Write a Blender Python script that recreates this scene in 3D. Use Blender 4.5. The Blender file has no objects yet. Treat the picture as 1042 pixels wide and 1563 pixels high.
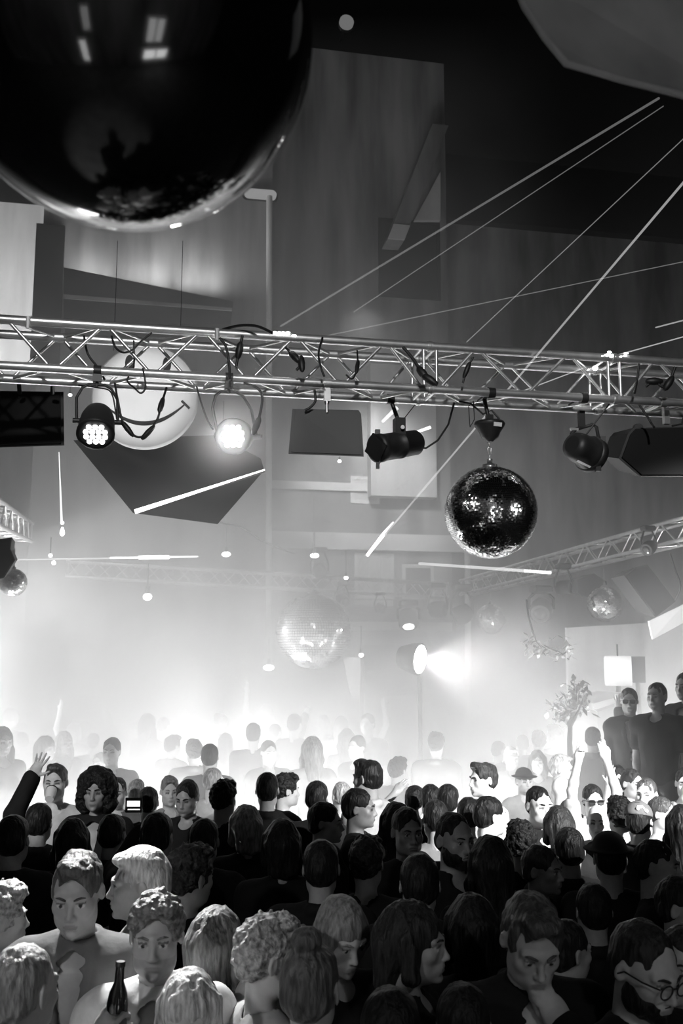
import bpy, math, random
import numpy as np
from mathutils import Vector, Matrix, Euler

SC = bpy.context.scene
COL = SC.collection
RND = random.Random(7)
PI = math.pi

# ------------------------------------------------------------------ camera
W, H, F = 1042, 1563, 1520.0
CAM = Vector((0.0, 0.0, 2.45))
PITCH = math.atan(228.5 / F)
CR = Matrix.Rotation(PI / 2 + PITCH, 3, 'X')


def ray(px, py):
    return CR @ Vector(((px - W / 2) / F, (H / 2 - py) / F, -1.0))


def at(px, py, d):
    """point seen at a pixel of the photograph, at world depth Y = d"""
    r = ray(px, py)
    return CAM + r * (d / r.y)


cam_data = bpy.data.cameras.new('camera')
cam = bpy.data.objects.new('camera', cam_data)
COL.objects.link(cam)
cam.location = CAM
cam.rotation_euler = (PI / 2 + PITCH, 0, 0)
cam_data.sensor_fit = 'HORIZONTAL'
cam_data.sensor_width = 24.0
cam_data.lens = F * 24.0 / W
cam_data.clip_start = 0.05
cam_data.clip_end = 200
cam_data.dof.use_dof = True
cam_data.dof.focus_distance = 5.4
cam_data.dof.aperture_fstop = 5.6
SC.camera = cam
SC.view_settings.view_transform = 'Standard'
SC.view_settings.look = 'None'
SC.view_settings.gamma = 1.0
SC.view_settings.use_curve_mapping = False
SC.view_settings.exposure = 0.0


# --------------------------------------------------------------- materials
def nt(name):
    m = bpy.data.materials.new(name)
    m.use_nodes = True
    t = m.node_tree
    for n in list(t.nodes):
        t.nodes.remove(n)
    out = t.nodes.new('ShaderNodeOutputMaterial')
    return m, t, out


def grey(v):
    return (v, v, v, 1.0)


def mat(name, v, rough=0.6, metal=0.0, noise=0.0, scale=8.0, stretch=(1, 1, 1), bump=0.0, spec=0.5, attr=None, detail=4.0):
    """principled grey with procedural variation (noise: relative amount)"""
    m, t, out = nt(name)
    b = t.nodes.new('ShaderNodeBsdfPrincipled')
    b.inputs['Base Color'].default_value = grey(v)
    b.inputs['Roughness'].default_value = rough
    b.inputs['Metallic'].default_value = metal
    b.inputs['Specular IOR Level'].default_value = spec
    t.links.new(b.outputs[0], out.inputs[0])
    src = None
    if noise or bump:
        co = t.nodes.new('ShaderNodeTexCoord')
        mp = t.nodes.new('ShaderNodeMapping')
        mp.inputs['Scale'].default_value = stretch
        nz = t.nodes.new('ShaderNodeTexNoise')
        nz.inputs['Scale'].default_value = scale
        nz.inputs['Detail'].default_value = detail
        t.links.new(co.outputs['Object'], mp.inputs[0])
        t.links.new(mp.outputs[0], nz.inputs['Vector'])
        src = nz.outputs[0]
    if attr:
        at_ = t.nodes.new('ShaderNodeAttribute')
        at_.attribute_name = attr
        base = at_.outputs['Color']
    else:
        base = None
    if noise:
        mr = t.nodes.new('ShaderNodeMapRange')
        mr.inputs[1].default_value = 0.3
        mr.inputs[2].default_value = 0.7
        mr.inputs[3].default_value = 1 - noise
        mr.inputs[4].default_value = 1 + noise
        t.links.new(src, mr.inputs[0])
        mx = t.nodes.new('ShaderNodeVectorMath')
        mx.operation = 'SCALE'
        mx.inputs[0].default_value = (v, v, v)
        if base is not None:
            t.links.new(base, mx.inputs[0])
        t.links.new(mr.outputs[0], mx.inputs['Scale'])
        t.links.new(mx.outputs[0], b.inputs['Base Color'])
    elif base is not None:
        t.links.new(base, b.inputs['Base Color'])
    if bump:
        bp = t.nodes.new('ShaderNodeBump')
        bp.inputs['Strength'].default_value = bump
        bp.inputs['Distance'].default_value = 0.02
        t.links.new(src, bp.inputs['Height'])
        t.links.new(bp.outputs[0], b.inputs['Normal'])
    return m


def emit(name, strength, v=1.0):
    m, t, out = nt(name)
    e = t.nodes.new('ShaderNodeEmission')
    e.inputs[0].default_value = grey(v)
    e.inputs[1].default_value = strength
    t.links.new(e.outputs[0], out.inputs[0])
    return m


def beam_mat(name, strength):
    """laser light scattered along its path: adds light, hides nothing"""
    m, t, out = nt(name)
    e = t.nodes.new('ShaderNodeEmission')
    e.inputs[1].default_value = strength
    tr = t.nodes.new('ShaderNodeBsdfTransparent')
    ad = t.nodes.new('ShaderNodeAddShader')
    t.links.new(e.outputs[0], ad.inputs[0])
    t.links.new(tr.outputs[0], ad.inputs[1])
    t.links.new(ad.outputs[0], out.inputs[0])
    return m


# ------------------------------------------------------------ mesh builder
def basis(d):
    d = Vector(d).normalized()
    a = Vector((0, 0, 1)) if abs(d.z) < 0.9 else Vector((1, 0, 0))
    x = a.cross(d).normalized()
    return x, d.cross(x), d


class MB:
    def __init__(s):
        s.v, s.f, s.smooth, s.mi = [], [], [], []

    def add(s, vs, fs, smooth=False, mi=0):
        o = len(s.v)
        s.v += [tuple(p) for p in vs]
        s.f += [tuple(i + o for i in q) for q in fs]
        s.smooth += [smooth] * len(fs)
        s.mi += [mi] * len(fs)
        return s

    def rings(s, rs, cap=True, smooth=True, closed=False, mi=0):
        n = len(rs[0])
        vs = [p for r in rs for p in r]
        fs = []
        m = len(rs)
        for i in range(m if closed else m - 1):
            a, b = i * n, ((i + 1) % m) * n
            for k in range(n):
                k2 = (k + 1) % n
                fs.append((a + k, a + k2, b + k2, b + k))
        s.add(vs, fs, smooth, mi)
        if cap and not closed:
            s.add(rs[0], [tuple(range(n - 1, -1, -1))], False, mi)
            s.add(rs[-1], [tuple(range(n))], False, mi)
        return s

    def tube(s, pts, r, n=8, cap=True, mi=0):
        pts = [Vector(p) for p in pts]
        rr = r if isinstance(r, (list, tuple)) else [r] * len(pts)
        rs = []
        x = None
        for i, p in enumerate(pts):
            d = (pts[min(i + 1, len(pts) - 1)] - pts[max(i - 1, 0)])
            if d.length < 1e-9:
                d = Vector((0, 0, 1))
            d.normalize()
            if x is None:
                x = basis(d)[0]
            else:
                x = (x - d * x.dot(d))
                x = x.normalized() if x.length > 1e-6 else basis(d)[0]
            y = d.cross(x)
            rs.append([p + (x * math.cos(2 * PI * k / n) + y * math.sin(2 * PI * k / n)) * rr[i] for k in range(n)])
        return s.rings(rs, cap, True, mi=mi)

    def lathe(s, prof, o=(0, 0, 0), axis=(0, 0, 1), n=24, cap=True, mi=0):
        """prof: (radius, along)"""
        x, y, d = basis(axis)
        o = Vector(o)
        rs = [[o + d * h + (x * math.cos(2 * PI * k / n) + y * math.sin(2 * PI * k / n)) * max(r, 1e-4) for k in range(n)] for r, h in prof]
        return s.rings(rs, cap, True, mi=mi)

    def box(s, c, size, M=None, bev=0.0, mi=0):
        c = Vector(c)
        hx, hy, hz = [k / 2 for k in size]
        if not bev:
            vs = [Vector((sx * hx, sy * hy, sz * hz)) for sz in (-1, 1) for sy in (-1, 1) for sx in (-1, 1)]
            fs = [(0, 2, 3, 1), (4, 5, 7, 6), (0, 1, 5, 4), (2, 6, 7, 3), (0, 4, 6, 2), (1, 3, 7, 5)]
        else:
            b = min(bev, hx * .9, hy * .9, hz * .9)
            rs = []
            for z, i in ((-hz, b), (-hz + b, 0), (hz - b, 0), (hz, b)):
                x_, y_ = hx - i, hy - i
                q = b if i == 0 else b * .6
                rs.append([Vector(p + (z,)) for p in ((x_ - q, -y_), (x_, -y_ + q), (x_, y_ - q), (x_ - q, y_), (-x_ + q, y_), (-x_, y_ - q), (-x_, -y_ + q), (-x_ + q, -y_))])
            vs = [p for r in rs for p in r]
            fs = [tuple(range(7, -1, -1)), tuple(range(24, 32))]
            for i in range(3):
                for k in range(8):
                    fs.append((i * 8 + k, i * 8 + (k + 1) % 8, i * 8 + 8 + (k + 1) % 8, i * 8 + 8 + k))
        if M is not None:
            vs = [M @ p for p in vs]
        return s.add([p + c for p in vs], fs, False, mi)

    def prism(s, poly, off, mi=0):
        """planar polygon of points extruded by vector off"""
        off = Vector(off)
        a = [Vector(p) for p in poly]
        b = [p + off for p in a]
        n = len(a)
        fs = [tuple(range(n - 1, -1, -1)), tuple(range(n, 2 * n))] + [(k, (k + 1) % n, n + (k + 1) % n, n + k) for k in range(n)]
        return s.add(a + b, fs, False, mi)

    def frustum(s, poly, off, k=.85, mi=0):
        """as prism, its far end scaled by k about its middle"""
        a = [Vector(p) for p in poly]
        c = sum(a, Vector()) / len(a)
        b = [c + (p - c) * k + Vector(off) for p in a]
        n = len(a)
        fs = [tuple(range(n - 1, -1, -1)), tuple(range(n, 2 * n))] + [(i, (i + 1) % n, n + (i + 1) % n, n + i) for i in range(n)]
        return s.add(a + b, fs, False, mi)

    def ball(s, c, r, n=16, m=10, sc=(1, 1, 1), M=None, mi=0):
        c = Vector(c)
        rs = []
        for i in range(m + 1):
            th = PI * i / m
            st = max(math.sin(th), 1e-3)
            ring = []
            for k in range(n):
                p = Vector((st * math.cos(2 * PI * k / n) * sc[0], st * math.sin(2 * PI * k / n) * sc[1], -math.cos(th) * sc[2])) * r
                ring.append(c + (M @ p if M is not None else p))
            rs.append(ring)
        return s.rings(rs, True, True, mi=mi)

    def build(s, name, m, parent=None, loc=None):
        me = bpy.data.meshes.new(name)
        me.from_pydata(s.v, [], s.f)
        me.polygons.foreach_set('use_smooth', s.smooth)
        for k in (m if isinstance(m, (list, tuple)) else [m]):
            me.materials.append(k)
        me.polygons.foreach_set('material_index', s.mi)
        me.update()
        o = bpy.data.objects.new(name, me)
        COL.objects.link(o)
        if parent is not None:
            o.parent = parent
            o.matrix_parent_inverse = Matrix.Translation(-parent.location) if False else parent.matrix_basis.inverted()
        if loc is not None:
            o.location = loc
        return o


def tag(o, label=None, cat=None, group=None, kind=None):
    if label:
        o['label'] = label
    if cat:
        o['category'] = cat
    if group:
        o['group'] = group
    if kind:
        o['kind'] = kind
    return o


def thing(name, loc, label, cat, group=None, kind=None):
    o = bpy.data.objects.new(name, None)
    o.empty_display_size = 0.1
    COL.objects.link(o)
    o.location = loc
    return tag(o, label, cat, group, kind)


def copy_tree(o, parent=None):
    c = o.copy()
    COL.objects.link(c)
    if parent is not None:
        c.parent = parent
    for ch in list(o.children):
        copy_tree(ch, c)
    return c


def spot(name, loc, target, power, size, blend=0.3, radius=0.08):
    l = bpy.data.lights.new(name, 'SPOT')
    l.energy = power
    l.spot_size = math.radians(size)
    l.spot_blend = blend
    l.shadow_soft_size = radius
    o = bpy.data.objects.new(name, l)
    COL.objects.link(o)
    o.location = loc
    o.rotation_euler = (Vector(target) - Vector(loc)).to_track_quat('-Z', 'Y').to_euler()
    return o


def point(name, loc, power, radius=0.05):
    l = bpy.data.lights.new(name, 'POINT')
    l.energy = power
    l.shadow_soft_size = radius
    o = bpy.data.objects.new(name, l)
    COL.objects.link(o)
    o.location = loc
    return o


def area(name, loc, target, power, sx, sy):
    l = bpy.data.lights.new(name, 'AREA')
    l.shape = 'RECTANGLE'
    l.size, l.size_y = sx, sy
    l.energy = power
    o = bpy.data.objects.new(name, l)
    COL.objects.link(o)
    o.location = loc
    o.rotation_euler = (Vector(target) - Vector(loc)).to_track_quat('-Z', 'Y').to_euler()
    return o


# the yard is turned a little to the camera: U runs along the stage trusses, V into the depth
ALPHA = math.atan(0.2)
U = Vector((math.cos(ALPHA), math.sin(ALPHA), 0))
V = Vector((-math.sin(ALPHA), math.cos(ALPHA), 0))
Z = Vector((0, 0, 1))
RU = Matrix((U, V, Z)).transposed()      # local x,y,z -> U,V,Z


def on_plane(px, py, p0, n):
    r = ray(px, py)
    return CAM + r * ((Vector(p0) - CAM).dot(n) / r.dot(n))


SC.world = bpy.data.worlds.new('night_sky')
SC.world.use_nodes = True
SC.world.node_tree.nodes['Background'].inputs[0].default_value = grey(1.0)
SC.world.node_tree.nodes['Background'].inputs[1].default_value = 0.0012
# ================================================================ setting
M = {}
M['floor'] = mat('worn_floor', 0.10, 0.8, noise=.3, scale=3, bump=.2)
M['plaster'] = mat('stained_plaster', 0.25, 0.9, noise=.6, scale=.8, stretch=(2.5, 2.5, .35), bump=.15, detail=8)
M['plaster_pale'] = mat('pale_plaster', 0.62, 0.9, noise=.14, scale=1.4, stretch=(2.5, 2.5, .4), bump=.1, detail=8)
M['plaster_dark'] = mat('dark_plaster', 0.20, 0.9, noise=.6, scale=.7, stretch=(2.5, 2.5, .5), bump=.15, detail=8)
M['trim'] = mat('painted_trim', 0.7, 0.7)
M['black'] = mat('black_metal', 0.018, 0.45, spec=.4)
M['black_matt'] = mat('black_matt', 0.012, 0.85, spec=.2)
M['cabinet'] = mat('cabinet_paint', 0.012, 0.6, bump=.05, scale=90)
M['cabinet_grey'] = mat('grey_cabinet_paint', 0.10, 0.7, bump=.05, scale=90)
M['alu'] = mat('aluminium', 0.72, 0.36, metal=.85, noise=.12, scale=12)
M['steel'] = mat('steel', 0.5, 0.3, metal=1.0)
M['rubber'] = mat('cable_rubber', 0.01, 0.5)
M['glass_dark'] = mat('dark_pane', 0.03, 0.08)
M['white'] = mat('white_paint', 0.8, 0.6)
M['cloth'] = mat('canvas', 0.5, 0.9, noise=.1, scale=20)
M['mirror'] = mat('mirror_tile', 0.95, 0.13, metal=1.0)
M['grout'] = mat('ball_core', 0.02, 0.6)
M['led'] = emit('led_lens', 5.0)
M['bulb'] = emit('laser_glint', 30.0)  # self-glowing material of the laser glints on the truss
M['bulb_soft'] = emit('soft_bulb', 7.0)
M['leaf'] = mat('leaf', 0.08, 0.5, noise=.3, scale=9)
M['clay'] = mat('pot_clay', 0.2, 0.8)

BACK = U * 0 + Vector((2.17, 19.5, 0))          # right-hand foot of the facade


def facade(px, py, off=0.0):
    return on_plane(px, py, BACK - V * off, V)


def slab(px0, py0, px1, py1, off, thick, name, m, parent=None):
    """upright block whose front face covers a pixel rectangle on the facade, standing proud by off"""
    a, b = facade(px0, py1, off), facade(px1, py0, off)
    return MB().prism([a, Vector((b.x, b.y, a.z)), b, Vector((a.x, a.y, b.z))], V * thick).build(name, m, parent)


o = MB().box((0, 11, -.1), (26, 36, .2)).build('floor', M['floor']); tag(o, kind='structure')
top = facade(600, 88).z
WL = (BACK - facade(64, 900)).dot(U)
o = MB().prism([BACK, BACK - U * WL, BACK - U * WL + Z * top, BACK + Z * top], V * .4).build('wall_back', M['plaster'])
tag(o, kind='structure')
# the lower house to the right of the facade, with a dark roof above its wall
RB = BACK + V * .45
rt = on_plane(740, 346, RB, V).z
o = MB().prism([RB - U * .3, RB + U * 10, RB + U * 10 + Z * rt, RB - U * .3 + Z * rt], V * .4).build('wall_right', M['plaster_dark'])
tag(o, kind='structure')
o = MB().prism([RB - U * .3 + Z * rt - V * .25, RB + U * 10 + Z * rt - V * .25, RB + U * 10 + Z * (rt + 3.2) + V * 3, RB - U * .3 + Z * (rt + 3.2) + V * 3], V * .1 + Z * .12).build('roof', M['black_matt'])
tag(o, kind='structure')
# the block on the left, standing 1.6 m before the facade
LB = .9
a, b = facade(40, 900, LB), facade(409, 900, LB)
a.z = b.z = 0
o = MB().prism([a, b, b + Z * 14.5, a + Z * 14.5], V * 1.55).build('wall_left', M['plaster'])
tag(o, kind='structure')
a0 = at(-160, 900, 25.5); a0.z = 0
o = MB().prism([a0, a0 + U * 6, a0 + U * 6 + Z * 15, a0 + Z * 15], V * .4).build('wall_sky', M['plaster_pale'])  # pale panel put in to stand for the bright sky gap
tag(o, kind='structure')
o = slab(45, 344, 99, 560, LB + .12, .12, 'trim_1', M['black_matt']); tag(o, kind='structure')
n = 2
for r in ((412, 818, 716, 836, .12), (530, 950, 690, 962, .14), (412, 738, 560, 745, .06), (540, 916, 600, 924, .1)):
    o = slab(r[0], r[1], r[2], r[3], r[4], r[4], 'trim_%d' % n, M['trim']); tag(o, kind='structure'); n += 1
o = slab(566, 560, 664, 756, .3, .3, 'trim_%d' % n, M['plaster_pale']); tag(o, kind='structure')
n = 1
for x0, y0, x1, y1, dark in ((535, 728, 579, 768, 0), (541, 845, 601, 914, 0), (614, 862, 662, 914, 1), (578, 340, 671, 452, 1), (548, 985, 640, 1062, 1)):
    w = thing('window_%d' % n, facade((x0 + x1) / 2, y1), None, None, kind='structure')
    a, b = facade(x0, y1, .02), facade(x1, y0, .02)
    wd = (b - a).dot(U)
    f = .07
    fr = MB()
    for q0, q1, z0, z1 in ((0, wd, 0, f), (0, wd, b.z - a.z - f, b.z - a.z), (0, f, f, b.z - a.z - f), (wd - f, wd, f, b.z - a.z - f)):
        p = a + U * q0 + Z * z0
        fr.prism([p, p + U * (q1 - q0), p + U * (q1 - q0) + Z * (z1 - z0), p + Z * (z1 - z0)], V * .1 - V * .0)
    if n == 2:
        for q in (.33, .66):
            p = a + U * wd * q + Z * f
            fr.prism([p, p + U * .04, p + U * .04 + Z * (b.z - a.z - 2 * f), p + Z * (b.z - a.z - 2 * f)], V * .1)
    fo = fr.build('window_frame', M['trim'] if n < 4 else M['black_matt'], w)
    p = a + V * .012 + U * f * .5
    q = b + V * .012 - U * f * .5
    MB().prism([p, Vector((q.x, q.y, p.z)), q, Vector((p.x, p.y, q.z))], V * .02).build('window_pane', M['glass_dark'] if dark else M['plaster_pale'], w)
    n += 1

# slanted duct high on the facade with its pale open end, and the pale vent plate beside it
t = thing('ventilation_duct', facade(620, 300, .4), 'long slanting square duct with pale open end high on facade', 'duct')
ax0, ax1 = facade(672, 190, .55), facade(604, 366, .55)
hw = U * .17
MB().prism([ax0 - hw, ax0 + hw, ax1 + hw, ax1 - hw], V * .5).build('duct_body', M['plaster_dark'], t)
MB().prism([ax1 - hw, ax1 + hw, ax1 + hw + Z * .32 + U * .12, ax1 - hw + Z * .32 + U * .12], V * -.03).build('duct_mouth', M['plaster_pale'], t)
o = MB().prism([facade(632, 336, .15), facade(672, 336, .15), facade(672, 262, .15)], V * .1).build('wall_plate', M['plaster_pale'])
tag(o, 'pale triangular plate on the facade beside the slanting duct', 'plate')
# pale drain pipe at the corner of the left block
o = MB().tube([facade(410, 1010, LB + .1), facade(410, 690, LB + .1), facade(411, 300, LB + .1)], .06, 10).build('drain_pipe', M['trim'])
tag(o, 'pale vertical drainpipe at the corner of the stained wall', 'pipe')
o = MB().tube([Vector((facade(714, 1000, .3).x, facade(714, 1000, .3).y, 0)), facade(714, 1000, .3), facade(713, 836, .3)], .06, 10).build('drain_pipe', M['trim'])
tag(o, 'pale short drainpipe below right end of the facade ledge', 'pipe')

# deep dark canopy over the truss on the left, its lit wall behind
t = thing('wall_canopy', facade(225, 470, LB + 1), 'deep dark slanted canopy on left wall above the truss', 'canopy')
MB().prism([facade(97, 408, LB + .9), facade(356, 460, LB + .9), facade(352, 494, LB + .9), facade(97, 494, LB + .9)], V * .75).build('canopy_body', M['black_matt'], t)
MB().prism([facade(97, 449, LB + .95), facade(354, 470, LB + .95), facade(354, 474, LB + .95), facade(97, 455, LB + .95)], V * .04).build('canopy_batten', M['plaster_dark'], t)
# lower awning with the light strip on its edge
AD = 9.1
t = thing('awning', at(300, 740, AD), 'dark wedge awning below the smiling disc at left', 'awning')
MB().frustum([at(x, y, AD) for x, y in ((203, 783), (332, 800), (403, 718), (398, 700), (330, 664), (112, 672))], V * .6 + Z * .1, .9).build('awning_body', M['black_matt'], t)
for px in (180, 340):
    MB().tube([at(px, 690, AD + .25), at(px, 690, AD + .25) + Z * .5], .004, 6).build('hanging_wire', M['rubber'], t)
p, q = at(206, 781, AD - .08), at(404, 717, AD - .08)
t = thing('light_strip', p, 'bright slanting light strip along edge of the dark awning', 'light strip')
MB().tube([p, p.lerp(q, .5), q], [.022, .014, .007], 8).build('diffuser', emit('strip_light', 3.2), t)
MB().tube([p + V * .03, q + V * .03], .02, 6).build('housing', M['black'], t)

# the big round smiling disc
c = at(222, 606, 8.7)
t = thing('smiling_disc', c, 'big pale round disc with smiling face behind the truss', 'wall sign')
R0 = 84 / F * 8.7
fx = Matrix.Rotation(0, 3, 'Z')
MB().lathe([(R0 * .97, -.03), (R0, -.02), (R0, .02), (R0 * .97, .03)], c, (0, 1, 0), 64).build('disc', mat('disc_paint', .6, .8, noise=.06, scale=3), t)
k = 8.7 / F
for ex, ey in ((-26, 54), (33, 51)):
    MB().ball(c + Vector((ex * k, -.03, ey * k)), 1, 16, 8, (.04, .01, .075)).build('eye', M['black_matt'], t)
arc = [c + Vector((x * k, -.035, (-44 + 30 * (x / 62) ** 2 * (1 if abs(x) < 62 else 1)) * k)) for x in range(-58, 66, 6)]
MB().tube(arc, [.006 + .014 * math.sin(PI * i / (len(arc) - 1)) for i in range(len(arc))], 8).tube([c + Vector((58 * k, -.035, -8 * k)), c + Vector((70 * k, -.035, -20 * k))], .012, 6).build('mouth', M['black_matt'], t)
MB().tube([c + Vector((-.3, 0, R0 * .9)), c + Vector((-.3, 0, R0 + 1.0))], .003, 6).tube([c + Vector((.3, 0, R0 * .9)), c + Vector((.3, 0, R0 + 1.0))], .003, 6).build('hanging_wire', M['rubber'], t)

# small round-ended wall lights
for px, py, w_, h_, lab, st in ((397, 298, 52, 15, 'glowing round-ended bulkhead light on the streaked left wall', .3), (528, 36, 16, 24, 'small glowing lamp box high at the facade top', .14),
                               (378, 16, 14, 16, 'faint lamp box at the very top left of the facade', .04)):
    p = facade(px, py, LB + .05 if px < 410 else .05)
    kk = p.y / F
    t = thing('wall_light', p, lab, 'wall light')
    if py < 88:
        MB().box(p + V * .3, (.05, .6, .05), RU).build('bracket', M['black'], t)
    n_ = 20
    ring = [p + U * (math.copysign(max(w_ - h_, 0) / 2, math.cos(2 * PI * i / n_)) + h_ / 2 * math.cos(2 * PI * i / n_)) * kk + Z * (h_ / 2 * math.sin(2 * PI * i / n_)) * kk for i in range(n_)]
    MB().prism(ring, V * -.08).build('diffuser', emit('wall_light_%d' % px, st), t)
    MB().prism([q + (q - p) * .12 for q in ring], V * .06).build('housing', M['black'], t)

# raised terrace for the guests at the right, with its front board
pl = thing('terrace', Vector((3.65, 9.45, 0)), 'raised dark terrace by the right wall with guests standing on it', 'platform')
MB().box((3.77, 9.45, .25), (2.3, 2.0, .5), bev=.01).build('deck', M['plaster_dark'], pl)
MB().box((3.77, 8.43, .25), (2.3, .04, .5)).build('front_board', M['black_matt'], pl)

# ---- the house behind the photographer: seen only in the mirror balls and the balloon
o = MB().box((0, -1.9, 3.4), (12, .3, 6.8)).build('wall_front', M['plaster_dark']); tag(o, kind='structure')


def mirrored(px, py):
    """where the sight line through a pixel lands on the house front after bouncing off the balloon"""
    c = at(192, 58, 1.2)
    R = 320 * 1.2 / F / 1.03
    d = ray(px, py).normalized()
    oc = CAM - c
    b = oc.dot(d)
    t = -b - math.sqrt(b * b - oc.dot(oc) + R * R)
    p = CAM + d * t
    n_ = (p - c).normalized()
    r_ = d - n_ * 2 * d.dot(n_)
    return p + r_ * ((-1.74 - p.y) / r_.y)


wm = emit('lit_house_window', 4.2)
wm2 = emit('dim_house_window', 1.6)
n = 6
for x0, y0, x1, y1, m_ in ((119, 58, 140, 97, wm), (219, 74, 243, 112, wm), (121, 6, 139, 46, wm2), (226, 24, 246, 64, wm2)):
    a, b = mirrored(x0, y0), mirrored(x1, y1)
    xa, xb, za, zb = min(a.x, b.x), max(a.x, b.x), max(min(a.z, b.z), .3), max(a.z, b.z)
    w = thing('window_%d' % n, Vector(((xa + xb) / 2, -1.74, za)), None, None, kind='structure')
    fr = MB()
    cx, cz = (xa + xb) / 2, (za + zb) / 2
    for bx_ in (((cx, -1.73, za), (xb - xa, .06, .08)), ((cx, -1.73, zb), (xb - xa, .06, .08)), ((xa, -1.73, cz), (.08, .06, zb - za)), ((xb, -1.73, cz), (.08, .06, zb - za)), ((cx, -1.73, cz), (.05, .06, zb - za))):
        fr.box(*bx_)
    fr.build('window_frame', M['trim'], w)
    MB().box((cx, -1.738, cz), (xb - xa, .02, zb - za)).build('window_pane', m_, w)
    n += 1
# ==================================================== trusses and lamps
def truss(name, label, c0, c1, size, r, bays, group=None, end=True):
    """square lattice girder between section centres"""
    c0, c1 = Vector(c0), Vector(c1)
    d = (c1 - c0)
    L = d.length
    d.normalize()
    w = Vector((-d.y, d.x, 0)).normalized()
    z = d.cross(w).normalized()
    if z.z < 0:
        z = -z
    t = thing(name, c0, label, 'truss', group)
    h = size / 2
    cor = [(-h, -h), (-h, h), (h, h), (h, -h)]          # along w, z
    P = lambda s, q: c0 + d * s + w * q[0] + z * q[1]
    for q in cor:
        mb = MB().tube([P(0, q), P(L, q)], r, 14)
        for s in (0.0, L):
            sg = 1 if s == 0 else -1
            mb.tube([P(s, q), P(s + sg * .012, q)], r * 1.22, 14)
        mb.build('chord', M['alu'], t)
    br = r * .38
    step = L / bays
    ins = .045
    faces = [(0, 1), (3, 2), (0, 3), (1, 2)]
    for fi, (a, b) in enumerate(faces):
        for i in range(bays):
            s0, s1 = i * step + (ins if i == 0 else .012), (i + 1) * step - (ins if i == bays - 1 else .012)
            up = (i + (fi in (1, 3))) % 2 == 0
            A, B = (cor[a], cor[b]) if up else (cor[b], cor[a])
            MB().tube([P(s0, A), P(s1, B)], br, 8).build('brace', M['alu'], t)
        if end:
            for s in (ins * .8, L - ins * .8):
                MB().tube([P(s, cor[a]), P(s, cor[b])], br, 8).build('end_brace', M['alu'], t)
    return t, P


A0 = at(0, 522.5, 5.0) + V * .125            # section centre at the picture's left edge
TS = .25
sC = lambda s: A0 + U * s
s_at = {}


def s_of(px):
    """distance along the stage truss under picture column px (front face)"""
    lo, hi = -3.0, 6.0
    for _ in range(50):
        m_ = (lo + hi) / 2
        q = CR.transposed() @ (sC(m_) - V * .125 - CAM)
        if W / 2 + F * q.x / -q.z < px:
            lo = m_
        else:
            hi = m_
    return lo


j1, j2 = s_of(656), s_of(937)
truss('lighting_truss', 'shiny lattice truss, long left length over the crowd carrying lamps', sC(-.75), sC(j1), TS, .025, 12)
truss('lighting_truss', 'shiny lattice truss, short middle length above the large mirror ball', sC(j1 + .002), sC(j2), TS, .025, 4)
truss('lighting_truss', 'shiny lattice truss, right length above the cropped black loudspeaker', sC(j2 + .002), sC(j2 + 1.9), TS, .025, 7)
FL, FR_ = at(100, 868, 16.5), at(680, 902, 18.4)
truss('lighting_truss', 'hazy far truss crossing behind the smoke', FL, FR_, TS, .025, 26)
truss('lighting_truss', 'hazy side truss rising towards the upper right above tilted loudspeaker', at(712, 897, 18.2), at(1095, 797, 11.0), TS, .025, 24)
truss('lighting_truss', 'side truss end at the left edge above small mirror ball', at(34, 812, 13.6), at(-40, 772, 9.0), TS, .025, 14)

# ---- pale tape and clamps on the stage truss
for px, py0, py1, lab in ((42, 483, 498, 'pale tape wrapped round top tube at the left'), (330, 497, 512, 'pale tape wrapped round top tube above glowing lamp')):
    s = s_of(px)
    p = sC(s) - V * .125 + Z * .125
    o = MB().tube([p - U * .012, p + U * .012], .0265, 14).tube([p - V * .027 + Z * .015, p - V * .03 - Z * .05], [.012, .010], 4).build('tape_band', M['white'])
    tag(o, lab, 'tape')


def clamp(t, p, drop, m=None, r=.031):
    """half-coupler round a tube at p with a stem hanging down"""
    m = m or M['black']
    MB().tube([p - U * .02, p + U * .02], r, 12).box(p - Z * (r + .012), (.045, .05, .04), RU).build('clamp', m, t)
    MB().tube([p - Z * (r + .02), p - Z * drop], .009, 8).build('stem', m, t)


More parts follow.
